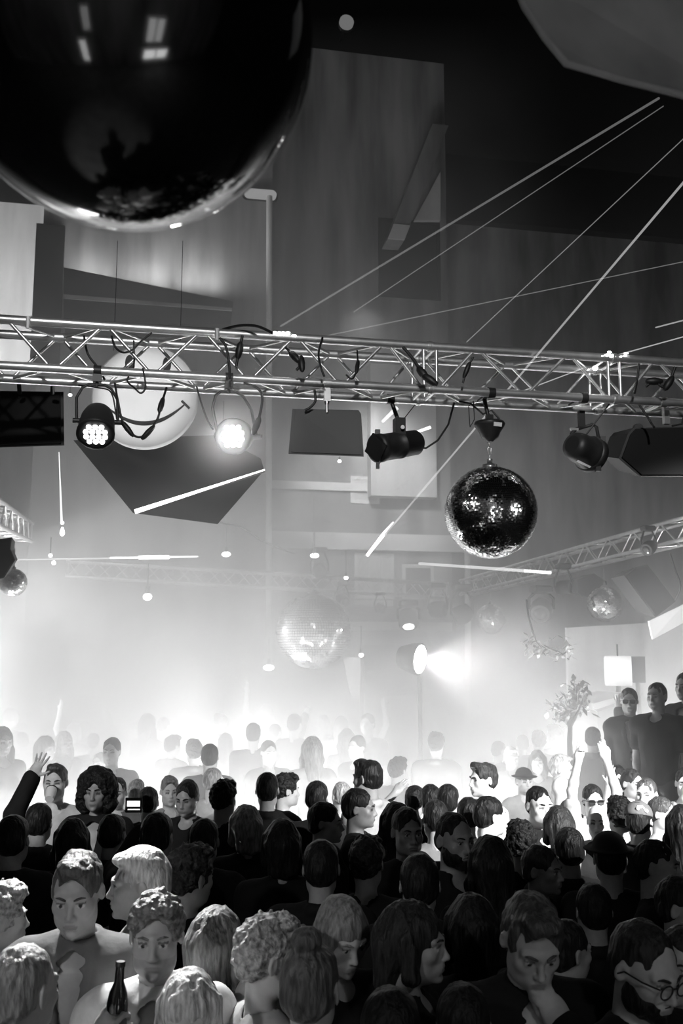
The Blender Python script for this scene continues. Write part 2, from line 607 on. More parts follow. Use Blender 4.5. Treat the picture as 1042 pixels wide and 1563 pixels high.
def led_par(px, py, axis, label, s_px, back=.0):
    """round LED can in its yoke"""
    s = s_of(s_px)
    hang = sC(s) - V * (.125 - back) - Z * .125
    axis = Vector(axis).normalized()
    y_ = at(px, py, 1)
    # face centre on the pixel, about a foot below the tube
    fc = at(px, py, hang.y - .10)
    t = thing('par_lamp', hang, label, 'stage light')
    R = .087
    o_ = fc - axis * .20
    prof = [(.02, -.02), (R * .55, .0), (R * .82, .03), (R * .98, .075), (R * 1.05, .13), (R * 1.08, .19), (R * 1.08, .205), (R * .98, .207)]
    MB().lathe(prof, o_, axis, 32).build('housing', M['black'], t)
    hs = [o for o in t.children if o.name.startswith('housing')][0]
    MB().lathe([(R * 1.0, .196), (R * 1.12, .2), (R * 1.12, .214), (R * 1.0, .214)], o_, axis, 32, cap=False).build('front_ring', M['black'], t)
    x, yv, d = basis(axis)
    if yv.z < 0:
        x, yv = -x, -yv
    for row, (cnt, ry) in enumerate(((3, 1.5), (4, .5), (4, -.5), (3, -1.5))):
        for k in range(cnt):
            c = fc + axis * .0135 + yv * ry * .0305 + x * ((k - (cnt - 1) / 2) * .0315)
            MB().lathe([(.0136, -.004), (.0136, .003), (.011, .007), (.004, .009)], c, axis, 14).build('lens', M['led'], hs)
    # yoke
    cy = o_ + axis * .10
    side = U
    top_ = hang - Z * .075
    ya, yb = cy - side * (R * 1.2), cy + side * (R * 1.2)
    MB().tube([ya, ya + (top_ - cy) * .62, ya + (top_ - cy) * .9 + side * .03, top_ - side * .04, top_ + side * .04, yb + (top_ - cy) * .9 - side * .03, yb + (top_ - cy) * .62, yb], .008, 8).build('yoke', M['black'], t)
    yk = [o for o in t.children if o.name.startswith('yoke')][0]
    MB().tube([ya + side * .03, ya - side * .02], .014, 8).build('tilt_knob', M['black'], yk)
    MB().tube([yb - side * .03, yb + side * .02], .014, 8).box(yb + side * .024, (.008, .05, .016), RU).build('tilt_knob', M['black'], yk)
    clamp(t, hang, .085)
    return t, fc, axis


parA = led_par(146, 661, (.10, -.64, -.76), 'dark round LED stage lamp, left of two, aimed down at the crowd', 150, back=.0)
parB = led_par(356, 666, (-.10, -.96, -.24), 'glaring round LED stage lamp facing us beside the square black panel', 350, back=.0)

# ---- flat black panel (loudspeaker seen from its back)
s = s_of(499)
hg = sC(s) - V * .125 - Z * .125
d_ = hg.y
t = thing('loudspeaker', hg, 'square dark loudspeaker cabinet hanging between glaring lamp and long spotlight', 'loudspeaker')
poly = [at(440, 693, d_ + .02), at(555, 697, d_ + .06), at(551, 632, d_ + .03), at(547, 626, d_ + .03), at(446, 624, d_ - .02)]
MB().frustum(poly, V * .22 + Z * .045, .8).build('cabinet', M['cabinet_grey'], t)
MB().prism([q - V * .006 + (Vector(poly[0]) * 0) for q in [poly[0].lerp(poly[3], .04), poly[1].lerp(poly[4], .04), poly[3].lerp(poly[0], .04), poly[4].lerp(poly[1], .04)]], V * .004).build('back_plate', M['cabinet_grey'], t)
MB().tube([hg - U * .02, hg + U * .02], .031, 12).build('clamp', M['alu'], t)
MB().box(hg - Z * .065, (.035, .03, .075), RU).build('bracket', M['alu'], t)
MB().tube([hg - Z * .1, hg - Z * .165], .008, 8).lathe([(.014, -.008), (.014, .008)], hg - Z * .108, (0, 0, 1), 6).build('stem', M['steel'], t)

# ---- profile spotlight lying almost level
s = s_of(612)
hg = sC(s) + V * .125 - Z * .125
d_ = hg.y
t = thing('profile_spotlight', hg, 'long black barrel spotlight hanging level right of the square panel', 'stage light')
p0, p1 = at(578, 684, d_ - .1), at(637, 675, d_ + .1)
ax = (p1 - p0).normalized()
L = (p1 - p0).length
MB().lathe([(.07, -.02), (.083, -.018), (.083, .02), (.078, .03), (.078, L * .5), (.08, L * .5), (.08, L * .55), (.076, L * .56), (.074, L - .02), (.06, L)], p0, ax, 28).build('barrel', M['black'], t)
MB().lathe([(.09, -.03), (.09, -.015), (.06, -.012)], p0, ax, 4).box(p0 + Z * .095 - ax * .01, (.03, .03, .025)).box(p0 - Z * .1 - ax * .01, (.02, .03, .035)).build('gel_frame', M['black'], t)
mid = at(607, 655, d_)
MB().box(at(609, 652, d_ - .02), (.06, .07, .10), RU).build('yoke', M['black'], t)
MB().tube([at(609, 646, d_), hg], .012, 8).build('stem', M['black'], t)
MB().tube([hg - U * .02, hg + U * .02], .031, 12).build('clamp', M['black'], t)
MB().lathe([(.012, 0), (.012, .02)], at(614, 653, d_ - .06), (0, -1, 0), 8).build('bolt', M['white'], t)
MB().tube([at(639, 683, d_ + .1), at(650, 684, d_ + .1), at(668, 672, d_ + .08), at(684, 648, d_ + .05), at(693, 614, d_)], .006, 8).build('power_cable', M['rubber'], t)
MB().tube([at(614, 642, d_), at(633, 618, d_)], .003, 6).build('safety_wire', M['rubber'], t)

# ---- mirror ball motor + mirror ball
s = s_of(749)
hg = sC(s) + V * .0 - Z * .125
d_ = hg.y
t = thing('mirror_ball_motor', hg, 'black cone-shaped motor between the truss and the large mirror ball', 'motor')
mc = at(747, 655, d_)
MB().lathe([(.018, -.075), (.03, -.065), (.05, -.05), (.062, -.02), (.085, .015), (.09, .03), (.085, .042), (.04, .05)], mc, (0, 0, 1), 26).build('housing', M['black'], t)
MB().prism([mc + Vector((.012, -.085, .0)), mc + Vector((.06, -.066, .0)), mc + Vector((.062, -.07, .022)), mc + Vector((.012, -.09, .022))], V * .01).build('paper_label', M['white'], t)
MB().tube([mc + Z * .04, hg], .012, 8).box(mc + Z * .06, (.04, .03, .05), RU).build('stem', M['black'], t)
MB().tube([hg - V * .12 - U * .02, hg - V * .12 + U * .02], .031, 12).box(hg, (.04, .27, .012), RU).build('clamp', M['black'], t)
MB().tube([at(717, 652, d_), at(715, 620, d_), at(722, 612, d_), at(724, 640, d_), at(717, 652, d_)], .003, 6).build('safety_wire', M['rubber'], t)
MB().tube([at(700, 613, d_), at(718, 616, d_), at(737, 632, d_), at(750, 626, d_), at(762, 640, d_)], .006, 8).build('power_cable', M['rubber'], t)


def mirror_ball(px, py, rpx, d, cols, label, top_px, turn=0.0, m=None):
    c = at(px, py, d)
    R = rpx * d / F
    t = thing('mirror_ball', c, label, 'mirror ball')
    MB().ball(c, R * .985, 48, 32).build('core', M['grout'], t)
    mb = MB()
    rows = cols // 2
    rr = random.Random(cols)
    for i in range(rows):
        th0, th1 = PI * (i + .06) / rows, PI * (i + .94) / rows
        thm = (th0 + th1) / 2
        cnt = max(4, int(cols * math.sin(thm)))
        for j in range(cnt):
            f0, f1 = 2 * PI * (j + .05) / cnt + turn, 2 * PI * (j + .95) / cnt + turn
            ja, jb = rr.gauss(0, .05), rr.gauss(0, .05)
            fm = (f0 + f1) / 2
            n_ = Vector((math.sin(thm) * math.cos(fm), math.sin(thm) * math.sin(fm), math.cos(thm)))
            ex = Vector((-math.sin(fm), math.cos(fm), 0))
            ez = n_.cross(ex)
            n2 = (n_ + ex * ja + ez * jb).normalized()
            vs = []
            for th, ph in ((th0, f0), (th1, f0), (th1, f1), (th0, f1)):
                q = Vector((math.sin(th) * math.cos(ph), math.sin(th) * math.sin(ph), math.cos(th))) * R
                q -= n2 * (n2.dot(q - n_ * R))
                vs.append(c + q)
            mb.add(vs, [(0, 1, 2, 3)], False)
    mb.build('mirror_tiles', M['mirror'], t)
    MB().lathe([(R * .16, -.006), (R * .16, .012), (R * .06, .02), (R * .06, .045)], c + Z * R, (0, 0, 1), 16).build('top_cap', M['steel'], t)
    a, b = c + Z * (R + .04), at(px, top_px, d)
    b = Vector((c.x, c.y, b.z))
    n_l = max(2, int((b - a).length / .035))
    ch = MB()
    for i in range(n_l):
        m_ = a.lerp(b, (i + .5) / n_l)
        hl = (b - a).length / n_l * .62
        wv = Vector((.009, 0, 0)) if i % 2 else Vector((0, .009, 0))
        ch.tube([m_ + Z * hl, m_ + wv + Z * hl * .5, m_ + wv - Z * hl * .5, m_ - Z * hl, m_ - wv - Z * hl * .5, m_ - wv + Z * hl * .5, m_ + Z * hl], .0028, 6)
    ch.build('chain', M['steel'], t)
    return t


s_ball = d_
mirror_ball(749, 782, 71.5, d_, 150, 'large sharp mirror ball hanging under the front truss', 672)
mirror_ball(923, 922, 27, 13.0, 70, 'small mirror ball hanging beside the tilted black loudspeaker', 868)
mirror_ball(749, 945, 23, 15.8, 60, 'smallest mirror ball, hazy, before the right end of the facade', 884)
mirror_ball(20, 889, 21, 9.0, 60, 'small mirror ball at the left edge below the truss end', 838)
mirror_ball(478, 963, 57, 12.6, 90, 'huge ghostly mirror ball almost lost in the stage smoke', 760)

# ---- par can with barn door seen from behind
s = s_of(890)
hg = sC(s) + V * .0 - Z * .125
d_ = hg.y
t = thing('par_can', hg, 'short black round spotlight in its yoke right of the large mirror ball', 'stage light')
c0_, c1_ = at(884, 684, d_ - .06), at(915, 701, d_ + .06)
ax = (c1_ - c0_).normalized()
MB().lathe([(.05, -.07), (.075, -.06), (.085, -.03), (.09, 0), (.09, .06), (.1, .07), (.1, .10)], c0_, ax, 28, cap=True).build('can', M['black'], t)
MB().lathe([(.086, .09), (.108, .09), (.108, .135), (.1, .14), (.086, .12)], c0_, ax, 28, cap=False).build('front_ring', M['black'], t)
MB().lathe([(.085, .09), (.07, .105), (.03, .115)], c0_, ax, 24).build('lens', M['glass_dark'], t)
for aa in (0, 2.2, 4.2):
    x, y, d0 = basis(ax)
    MB().box(c0_ + ax * .12 + (x * math.cos(aa) + y * math.sin(aa)) * .11, (.03, .03, .03)).build('gel_clip', M['black'], t)
e0, e1 = at(868, 676, d_), at(915, 672, d_)
MB().tube([at(871, 676, d_ - .02), at(872, 662, d_ - .02), at(879, 655, d_), at(904, 648, d_), at(910, 652, d_), at(914, 674, d_ + .03)], .011, 8).build('yoke', M['black'], t)
MB().box(at(887, 640, d_), (.035, .03, .10), RU).build('stem', M['black'], t)
MB().box(at(876, 655, d_ - .015), (.05, .012, .014), RU).build('yoke_plate', M['alu'], t)
MB().tube([hg - V * .12 - U * .02, hg - V * .12 + U * .02], .031, 12).box(hg, (.04, .27, .012), RU).build('clamp', M['black'], t)
MB().tube([at(891, 668, d_ - .03), at(908, 645, d_ - .03), at(930, 616, d_ - .05)], .005, 6).build('power_cable', M['rubber'], t)
MB().prism([at(880, 704, d_ - .13), at(900, 714, d_ - .11), at(902, 712, d_ - .11), at(882, 702, d_ - .13)], V * .006).build('reflector_edge', M['white'], t)


# ---- loudspeakers
def speaker_px(poly, d, depth, label, m=None, grille=True):
    pts = [at(x, y, d) for x, y in poly]
    c = sum(pts, Vector()) / len(pts)
    t = thing('loudspeaker', c, label, 'loudspeaker')
    MB().frustum(pts, V * depth + Z * depth * (c.z - 2.45) / c.y, .8).build('cabinet', M['cabinet'], t)
    if grille:
        MB().prism([c + (q - c) * .93 - V * .003 for q in pts], V * -.012).build('grille', M['black_matt'], t)
    return t


s = s_of(1010)
hg = sC(s) - Z * .125
t = speaker_px([(944, 700), (958, 662), (966, 653), (1075, 650), (1080, 728), (976, 728)], hg.y - .12, .3, 'large black wedge loudspeaker hanging at the right end of truss')
MB().box(at(1016, 634, hg.y), (.035, .03, .11), RU).build('bracket', M['alu'], t)
MB().tube([hg - V * .125 - U * .02, hg - V * .125 + U * .02], .031, 12).box(hg, (.04, .27, .012), RU).build('clamp', M['alu'], t)
MB().lathe([(.03, -.02), (.034, 0), (.03, .02)], at(973, 655, hg.y), (0, 1, 0), 14).build('knob', M['black'], t)
MB().tube([at(1025, 650, hg.y), at(1040, 647, hg.y), at(1046, 625, hg.y)], .006, 6).build('power_cable', M['rubber'], t)
t = speaker_px([(-40, 684), (-40, 596), (97, 598), (98, 680)], 5.7, .35, 'wide black loudspeaker hanging at left beside the dark round lamp')
MB().tube([at(30, 600, 5.6), at(28, 575, 5.45)], .012, 8).tube([at(80, 600, 5.6), at(80, 578, 5.45)], .012, 8).build('bracket', M['black'], t)
t = speaker_px([(952, 878), (968, 866), (988, 862), (1031, 918), (1005, 938), (1000, 942)], 11.6, .45, 'black loudspeaker tilted steeply under the right side truss')
t = speaker_px([(880, 884), (906, 875), (926, 888), (926, 897), (898, 912), (882, 906)], 13.5, .4, 'small black loudspeaker behind the small right mirror ball', grille=False)
t = speaker_px([(-22, 826), (18, 820), (16, 838), (23, 855), (6, 882), (-22, 888)], 8.4, .35, 'black loudspeaker at the left edge with pointed corner')
o = MB().prism([at(990, 948, 11.3), at(1044, 922, 11.0), at(1044, 950, 11.0), at(996, 976, 11.3)], V * .03).build('reflector_board', M['white'])
tag(o, 'bright white board below the steeply tilted loudspeaker', 'board')
o.data.materials.clear(); o.data.materials.append(M['white'])


# ---- moving heads and cans silhouetted under the far and side trusses
def small_can(px, py, r, d, axis, label, lit=False, top=None):
    c = at(px, py, d)
    R = r * d / F
    t = thing('moving_head_lamp', c, label, 'stage light')
    ax = Vector(axis).normalized()
    MB().lathe([(R * .5, -R * 1.0), (R * .85, -R * .8), (R, -R * .2), (R, R * .7), (R * .85, R * .9)], c, ax, 20).build('head', M['black'], t)
    MB().lathe([(R * .6, R * .88), (R * .55, R * .95), (R * .2, R)], c, ax, 16).build('lens', M['bulb_soft'] if lit else M['glass_dark'], t)
    y0 = c + U * R * 1.15
    y1 = c - U * R * 1.15
    tp = (at(px, top, d) if top else c + Z * R * 2.4)
    MB().tube([y0, y0 + Z * R, tp + U * R * .6, tp - U * R * .6, y1 + Z * R, y1], R * .14, 8).build('yoke', M['black'], t)
    MB().box(tp + Z * R * .3, (R * 1.8, R * 1.4, R * .7), RU, bev=R * .15).build('base', M['black'], t)
    return t


small_can(623, 945, 15, 15.5, (0, -.5, -.86), 'hazy moving head lamp with lit lens hanging before the facade', True, 926)
small_can(580, 928, 8, 15.9, (0, -1, -.2), 'tiny dark lamp left of the lit moving head lamp', False)
small_can(668, 930, 13, 15.6, (.9, -.4, 0), 'hazy oval lamp right of the lit moving head lamp', False)
small_can(705, 938, 15, 14.6, (-.9, -.1, -.4), 'dark lamp pointing down left beside the smallest mirror ball', False)
small_can(826, 930, 17, 12.9, (-.3, -.8, -.5), 'dark bulky lamp above the right smoke, below the side truss', False, 905)
small_can(860, 897, 12, 13.0, (.8, -.5, 0), 'dark lamp under side truss above the right smoke', False)
small_can(990, 836, 11, 11.2, (-.6, -.6, -.4), 'dark lamp clipped on the side truss above tilted loudspeaker', False)
small_can(488, 872, 12, 16.2, (0, -1, 0), 'dim square lamp on the far truss above the huge mirror ball', False)
small_can(522, 915, 9, 15.9, (.5, -.7, -.5), 'dim lamp right of the huge ghostly mirror ball', False)

# ---- loose bulbs seen through the haze
for px, py, r, d, lab in ((345, 846, 5, 15.2, 'bright bulb in haze left of the drainpipe'), (480, 848, 5, 15.9, 'bright bulb above the far truss near the huge mirror ball'),
                          (225, 911, 7, 14.5, 'brightest round bulb in the smoke at left'), (528, 882, 3.5, 15.4, 'small bright bulb below the facade ledge'),
                          (518, 704, 3, 17.5, 'small bulb on the facade under the square panel'), (410, 1019, 6, 15.5, 'small low light bar at the foot of the drainpipe'),
                          (551, 1000, 4, 14.5, 'small bulb at top of the white tapered banner'), (107, 603, 3, 12.0, 'tiny bright bulb beside the wide black loudspeaker'),
                          (574, 1010, 0, 0, '')):
    if not r:
        continue
    c = at(px, py, d)
    R = r * d / F
    t = thing('festoon_bulb', c, lab, 'light bulb')
    MB().ball(c, R, 14, 10, (1.4 if py in (846, 848, 1019) else 1, 1, .8)).build('bulb', M['bulb_soft'], t)
    MB().tube([c + Z * R * .7, c + Z * R * 2.2], R * .45, 10).tube([c + Z * R * 2, c + Z * (R * 2 + .35)], .006, 6).build('socket', M['black'], t)
# pendant rod light
t = thing('pendant_light', at(96, 812, 12.4), 'thin bright hanging rod ending in a bulb at left', 'pendant light')
MB().tube([at(90, 690, 12.4), at(94, 796, 12.4)], [.004, .014], 8).build('rod', emit('lit_rod', 2.0), t)
MB().ball(at(95, 798, 12.4), .022, 12, 8).lathe([(.01, -.05), (.028, -.03), (.03, 0), (.012, .06)], at(95, 812, 12.4), (0, 0, 1), 14).build('bulb', M['bulb_soft'], t)
t = thing('pendant_light', at(80, 853, 12.0), 'pair of small lit globes hanging beside the left mirror ball', 'pendant light')
MB().ball(at(77, 848, 12.0), .024, 12, 8).ball(at(82, 859, 12.0), .026, 12, 8).build('bulb', M['bulb_soft'], t)
MB().tube([at(77, 846, 12.0), at(78, 820, 12.0)], .006, 6).build('socket', M['black'], t)

# ---- lit round smoke-machine lamp at right of centre
t = thing('floodlight', at(640, 1006, 11.5), 'glaring round floodlight shining into the smoke right of centre', 'stage light')
c = at(640, 1006, 11.5)
ax = Vector((.85, -.5, -.12)).normalized()
MB().lathe([(.05, -.28), (.12, -.24), (.17, -.1), (.19, 0), (.18, .01)], c, ax, 24).build('housing', M['black'], t)
MB().lathe([(.175, .005), (.12, .03), (.04, .04)], c, ax, 24).build('lens', emit('flood_lens', 12.0), t)
MB().tube([c - Z * .2, Vector((c.x, c.y, .0))], .025, 10).lathe([(.3, 0), (.3, .03), (.04, .05)], Vector((c.x, c.y, 0)), (0, 0, 1), 16).build('stand', M['black'], t)
FLOOD = (c, ax)

# ---- white tapered banner by the huge mirror ball
t = thing('tapered_banner', at(538, 1030, 14.6), 'pale tapered cloth banner standing right of the huge mirror ball', 'banner')
MB().prism([at(523, 1002, 14.6), at(551, 1004, 14.6), at(549, 1062, 14.6), at(537, 1066, 14.6)], V * .04).build('cloth', M['cloth'], t)
MB().tube([at(552, 998, 14.62), Vector((at(552, 998, 14.62).x, 14.65, 0))], .03, 8).build('pole', M['black'], t)

# ---- lantern and dark poster on the right wall
LANT, lt, lo_ = nt('lantern_paper')
tl = lt.nodes.new('ShaderNodeBsdfTranslucent')
tl.inputs[0].default_value = grey(.8)
lt.links.new(tl.outputs[0], lo_.inputs[0])
c = at(943, 1024, 12.3)
kk = 12.3 / F
t = thing('cylinder_lantern', c, 'glowing white cylinder lantern standing before the right wall', 'lantern')
MB().lathe([(19 * kk, -22 * kk), (20 * kk, -20 * kk), (20 * kk, 20 * kk), (19 * kk, 22 * kk)], c, (0, 0, 1), 28).build('shade', LANT, t)
LANTERN = c
MB().tube([c + Z * 22 * kk, c + Z * 40 * kk], .01, 6).build('hanger', M['black'], t)
MB().tube([c - Z * 22 * kk, at(943, 1064, 12.3)], .03, 8).build('stand', M['black'], t)
o = MB().prism([at(962, 1042, 12.5), at(985, 1042, 12.5), at(984, 1002, 12.5), at(961, 1002, 12.5)], V * .05).build('notice_board', M['black_matt'])
MB().tube([at(973, 1042, 12.53), Vector((at(973, 1042, 12.53).x, 12.53, 0))], .03, 8).build('post', M['black'], o)
tag(o, 'dark upright notice board right of the glowing lantern', 'board')
# pale boards fixed low on the wall behind the guests
q0, q1 = at(865, 1062, 12.9), at(1075, 1062, 12.9)
q0.z = q1.z = 0
o = MB().prism([q0, q1, at(1075, 946, 12.9), at(865, 958, 12.9)], V * .06).build('pale_screen', M['plaster_pale'])
tag(o, 'pale wall screen behind the lantern and notice board', 'screen')
# bar counter with sloping roof board behind the raised arms
t = thing('bar_hut', at(920, 1090, 11.9), 'dark bar hut with sloping roof below the lantern', 'hut')
MB().prism([at(906, 1074, 11.9), at(962, 1058, 11.9), at(962, 1066, 11.9), at(906, 1084, 11.9)], V * .9).build('roof_board', M['plaster_dark'], t)
b0, b1 = at(911, 1087, 12.0), at(960, 1072, 12.0)
MB().prism([Vector((b0.x, b0.y, 0)), Vector((b1.x, b1.y, 0)), b1, b0], V * .7).build('body', M['black_matt'], t)


# ---- potted tree and hanging branch
def leafy(t, pts, r, n, size, m, rnd):
    mb = MB()
    for _ in range(n):
        p = Vector(rnd.choice(pts)) + Vector((rnd.gauss(0, r), rnd.gauss(0, r), rnd.gauss(0, r)))
        a_ = Vector((rnd.gauss(0, 1), rnd.gauss(0, 1), rnd.gauss(0, .8))).normalized()
        x, y, _d = basis(a_)
        sz = size * rnd.uniform(.6, 1.3)
        mb.add([p, p + a_ * sz * .5 + x * sz * .22, p + a_ * sz, p + a_ * sz * .5 - x * sz * .22], [(0, 1, 2, 3)], False)
    return mb.build('leaves', m, t)


rnd = random.Random(3)
dT = 10.95
t = thing('potted_tree', Vector((at(868, 1110, dT).x, dT, 0)), 'small leafy tree standing between smoke and bar hut', 'tree')
bx = Vector((at(870, 1110, dT).x, dT, 0))
tips = [at(x, y, dT + rnd.uniform(-.15, .15)) for x, y in ((850, 1088), (858, 1075), (868, 1068), (876, 1050), (884, 1055), (890, 1066), (872, 1082), (884, 1080), (864, 1092), (880, 1048))]
mb = MB().tube([bx, at(869, 1130, dT), at(870, 1105, dT)], [.04, .03, .025], 8)
for q in tips:
    mb.tube([at(870, 1110, dT), at(870, 1110, dT).lerp(q, .5) + Vector((.02, 0, .03)), q], [.018, .012, .006], 6)
mb.build('stem', M['black_matt'], t)
leafy(t, tips, .055, 260, .11, M['leaf'], rnd)
MB().lathe([(.18, 0), (.24, .4), (.26, .42), (.22, .42)], bx, (0, 0, 1), 18).build('pot', M['clay'], t)
t = thing('hanging_branch', at(830, 985, 11.4), 'thin leafy branch hanging over the right smoke', 'branch')
bp = [at(x, y, 11.4) for x, y in ((806, 940), (812, 962), (818, 980), (836, 988), (850, 995))]
MB().tube([at(803, 915, 11.4)] + bp, [.012] * 3 + [.008] * 3, 6).build('stem', M['black_matt'], t)
leafy(t, [at(x, y, 11.4) for x, y in ((806, 978), (815, 985), (825, 990), (838, 990), (850, 998), (862, 992), (872, 990))], .05, 110, .10, M['leaf'], rnd)

# ---- near things: glossy black balloon upper left, cloth shade upper right
c = at(192, 58, 1.2)
R = 320 * 1.2 / F / 1.03
t = thing('balloon', c, 'huge glossy black balloon filling the upper left corner', 'balloon')
BSK = mat('balloon_skin', .004, .1, spec=1.0)
BSK.node_tree.nodes['Principled BSDF'].inputs['Coat Weight'].default_value = 1.0
rs = [(.004, -R * 1.0)] + [(R * math.sin(PI * i / 40), -R * math.cos(PI * i / 40)) for i in range(1, 40)] + [(.012, R), (.02, R + .02)]
MB().lathe(rs, c, (0, 0, 1), 64).build('skin', BSK, t)
MB().tube([c + Z * R, c + Z * (R + .6)], .004, 6).build('string', M['rubber'], t)
t = thing('shade_canopy', at(930, 40, 1.5), 'grey cloth shade stretched across the upper right corner', 'shade sail')
pts = [at(770, -60, 1.5), at(800, 10, 1.5), at(832, 58, 1.5), at(864, 97, 1.5), at(950, 122, 1.55), at(1060, 150, 1.6), at(1200, 190, 1.7), at(1200, -60, 1.7)]
MB().prism(pts, Vector((.0, .03, .05))).build('cloth', mat('shade_cloth', .42, .9, noise=.25, scale=5), t)
MB().tube(pts[:7], .006, 8).build('hem', M['cloth'], t)

# ---- laser beams
BM = {}
def beam(px0, py0, d0, px1, py1, d1, w, st, label, w1=None):
    a, b = at(px0, py0, d0), at(px1, py1, d1)
    if st not in BM:
        BM[st] = beam_mat('laser_light_%g' % st, st)
    o = MB().tube([a, a.lerp(b, .5), b], [w * d0 / F / 2, (w * d0 + (w1 or w) * d1) / F / 4, (w1 or w) * d1 / F / 2], 8).build('laser_beam', BM[st])
    return tag(o, label, 'laser beam')


beam(428, 498, 5.05, 1005, 150, 7.5, 3, .055, 'laser beam, uppermost, rising from sparkle on the truss to shade', 4)
beam(540, 476, 6.0, 1012, 162, 8.5, 1.6, .06, 'thin laser beam just below the uppermost one')
beam(712, 522, 6.0, 1050, 205, 8.5, 1.6, .09, 'thin laser beam third from the top at upper right')
beam(562, 846, 7.0, 1055, 264, 4.6, 2.2, .15, 'long laser beam crossing the truss left of the mirror ball', 4)
beam(560, 848, 7.0, 584, 817, 6.9, 5, 1.0, 'bright lower end of the long crossing laser beam', 6)
beam(584, 815, 6.88, 600, 797, 6.8, 4, .8, 'short bright dash on the long crossing laser beam', 2)
beam(500, 512, 6.5, 1050, 398, 8.0, 1.4, .07, 'faintest laser beam running nearly level above the truss')
beam(1000, 500, 6.5, 1050, 487, 6.5, 2.2, .16, 'short laser dash at the right edge above the truss')
beam(945, 541, 6.0, 1050, 512, 6.2, 1.8, .2, 'laser beam rising right from the right-hand sparkle')
beam(800, 596, 5.6, 890, 562, 5.6, 1.6, .2, 'short laser beam inside the truss by the mirror ball motor')
beam(-10, 855, 12.0, 300, 850, 12.0, 1.8, .35, 'thin level laser beam at left above the far truss')
beam(168, 851.5, 12.0, 302, 849.5, 12.0, 3.2, .8, 'bright stretch of the level laser beam at left', 2.4)
beam(212, 851, 11.95, 258, 850.4, 11.95, 6, 2.0, 'glaring middle of the level laser beam at left')
beam(640, 860, 13.0, 840, 874, 10.5, 4, .35, 'wide pale laser beam below the large mirror ball', 5)
beam(800, 871.5, 10.6, 840, 874.2, 10.45, 4, .5, 'bright right tip of wide pale beam below the mirror ball', 4.5)
beam(637, 659, 5.9, 657, 652, 5.9, 4, .7, 'short white laser dash right of the long spotlight', 5)
beam(583, 644, 5.9, 606, 622, 5.9, 4, .35, 'pale laser dash left of the long spotlight stem', 7)
# laser glints on the truss metal, put in as small glowing beads
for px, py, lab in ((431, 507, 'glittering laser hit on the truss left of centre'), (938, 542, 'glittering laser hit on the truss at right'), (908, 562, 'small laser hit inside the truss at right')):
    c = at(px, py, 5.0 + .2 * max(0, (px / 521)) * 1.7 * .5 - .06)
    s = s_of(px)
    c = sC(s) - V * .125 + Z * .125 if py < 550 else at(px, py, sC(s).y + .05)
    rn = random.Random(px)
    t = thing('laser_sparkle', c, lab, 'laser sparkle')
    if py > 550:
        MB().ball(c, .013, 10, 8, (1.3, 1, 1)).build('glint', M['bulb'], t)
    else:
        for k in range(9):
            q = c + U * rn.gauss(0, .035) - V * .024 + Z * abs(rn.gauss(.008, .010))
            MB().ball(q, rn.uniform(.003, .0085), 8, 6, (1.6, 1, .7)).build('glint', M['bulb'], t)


# ---- cables looped along the truss
def cable(pts, r, label, plugs=()):
    t = thing('cable', at(*pts[0]), label, 'cable')
    P = [at(*p) for p in pts]
    # smooth the polyline
    Q = []
    for i in range(len(P) - 1):
        p0, p1, p2, p3 = P[max(i - 1, 0)], P[i], P[i + 1], P[min(i + 2, len(P) - 1)]
        for k in range(6):
            u = k / 6
            Q.append(.5 * ((2 * p1) + (p2 - p0) * u + (2 * p0 - 5 * p1 + 4 * p2 - p3) * u * u + (3 * p1 - p0 - 3 * p2 + p3) * u ** 3))
    Q.append(P[-1])
    MB().tube(Q, r, 8).build('cord', M['rubber'], t)
    for i in plugs:
        a = P[i]
        dd = (P[min(i + 1, len(P) - 1)] - P[max(i - 1, 0)]).normalized()
        MB().lathe([(r, -.05), (r * 2.2, -.035), (r * 2.6, .0), (r * 2.0, .035), (r, .05)], a, dd, 10).build('plug', M['rubber'], t)
    return t


cable([(175, 585, 5.05), (180, 612, 5.0), (186, 640, 5.0), (195, 655, 5.0), (205, 665, 5.0), (215, 667, 5.0), (226, 660, 5.0), (240, 640, 5.02), (246, 618, 5.03), (254, 592, 5.1)], .006, 'cable looping down from truss between the two round lamps', (3, 6, 8))
cable([(300, 590, 5.25), (307, 615, 5.2), (316, 640, 5.15), (325, 655, 5.1)], .005, 'cable running down to the left side of glaring lamp')
cable([(372, 585, 5.1), (392, 592, 5.1), (400, 606, 5.1), (397, 630, 5.05), (391, 650, 5.05), (386, 658, 5.05)], .007, 'cable curving down to the right side of glaring lamp', (4,))
cable([(120, 588, 5.2), (150, 592, 5.1), (170, 600, 5.05), (178, 640, 5.05)], .004, 'thin cable from the truss to dark round lamp')
cable([(128, 512, 5.12), (134, 540, 5.15), (150, 562, 5.15), (160, 580, 5.15)], .006, 'cable hanging inside the truss above dark round lamp')
cable([(170, 512, 5.1), (176, 530, 5.12), (188, 538, 5.1), (202, 534, 5.1), (214, 522, 5.1), (232, 508, 5.1)], .006, 'cable loop tied inside the truss before the smiling disc')
cable([(204, 520, 5.2), (204, 560, 5.18), (194, 580, 5.1), (205, 592, 5.05), (215, 600, 5.05), (222, 590, 5.05), (218, 562, 5.05)], .005, 'cable tied in a small loop over the lower tube')
cable([(335, 516, 5.12), (345, 530, 5.12), (350, 560, 5.12), (350, 580, 5.1)], .007, 'straight cable inside the truss above glaring lamp')
cable([(370, 512, 5.2), (365, 535, 5.2), (360, 560, 5.2)], .008, 'thick short cable in the truss right of glaring lamp', (1,))
cable([(340, 503, 5.25), (365, 497, 5.2), (392, 498, 5.15), (415, 508, 5.1)], .008, 'black cable lying along top tube before the left sparkle')
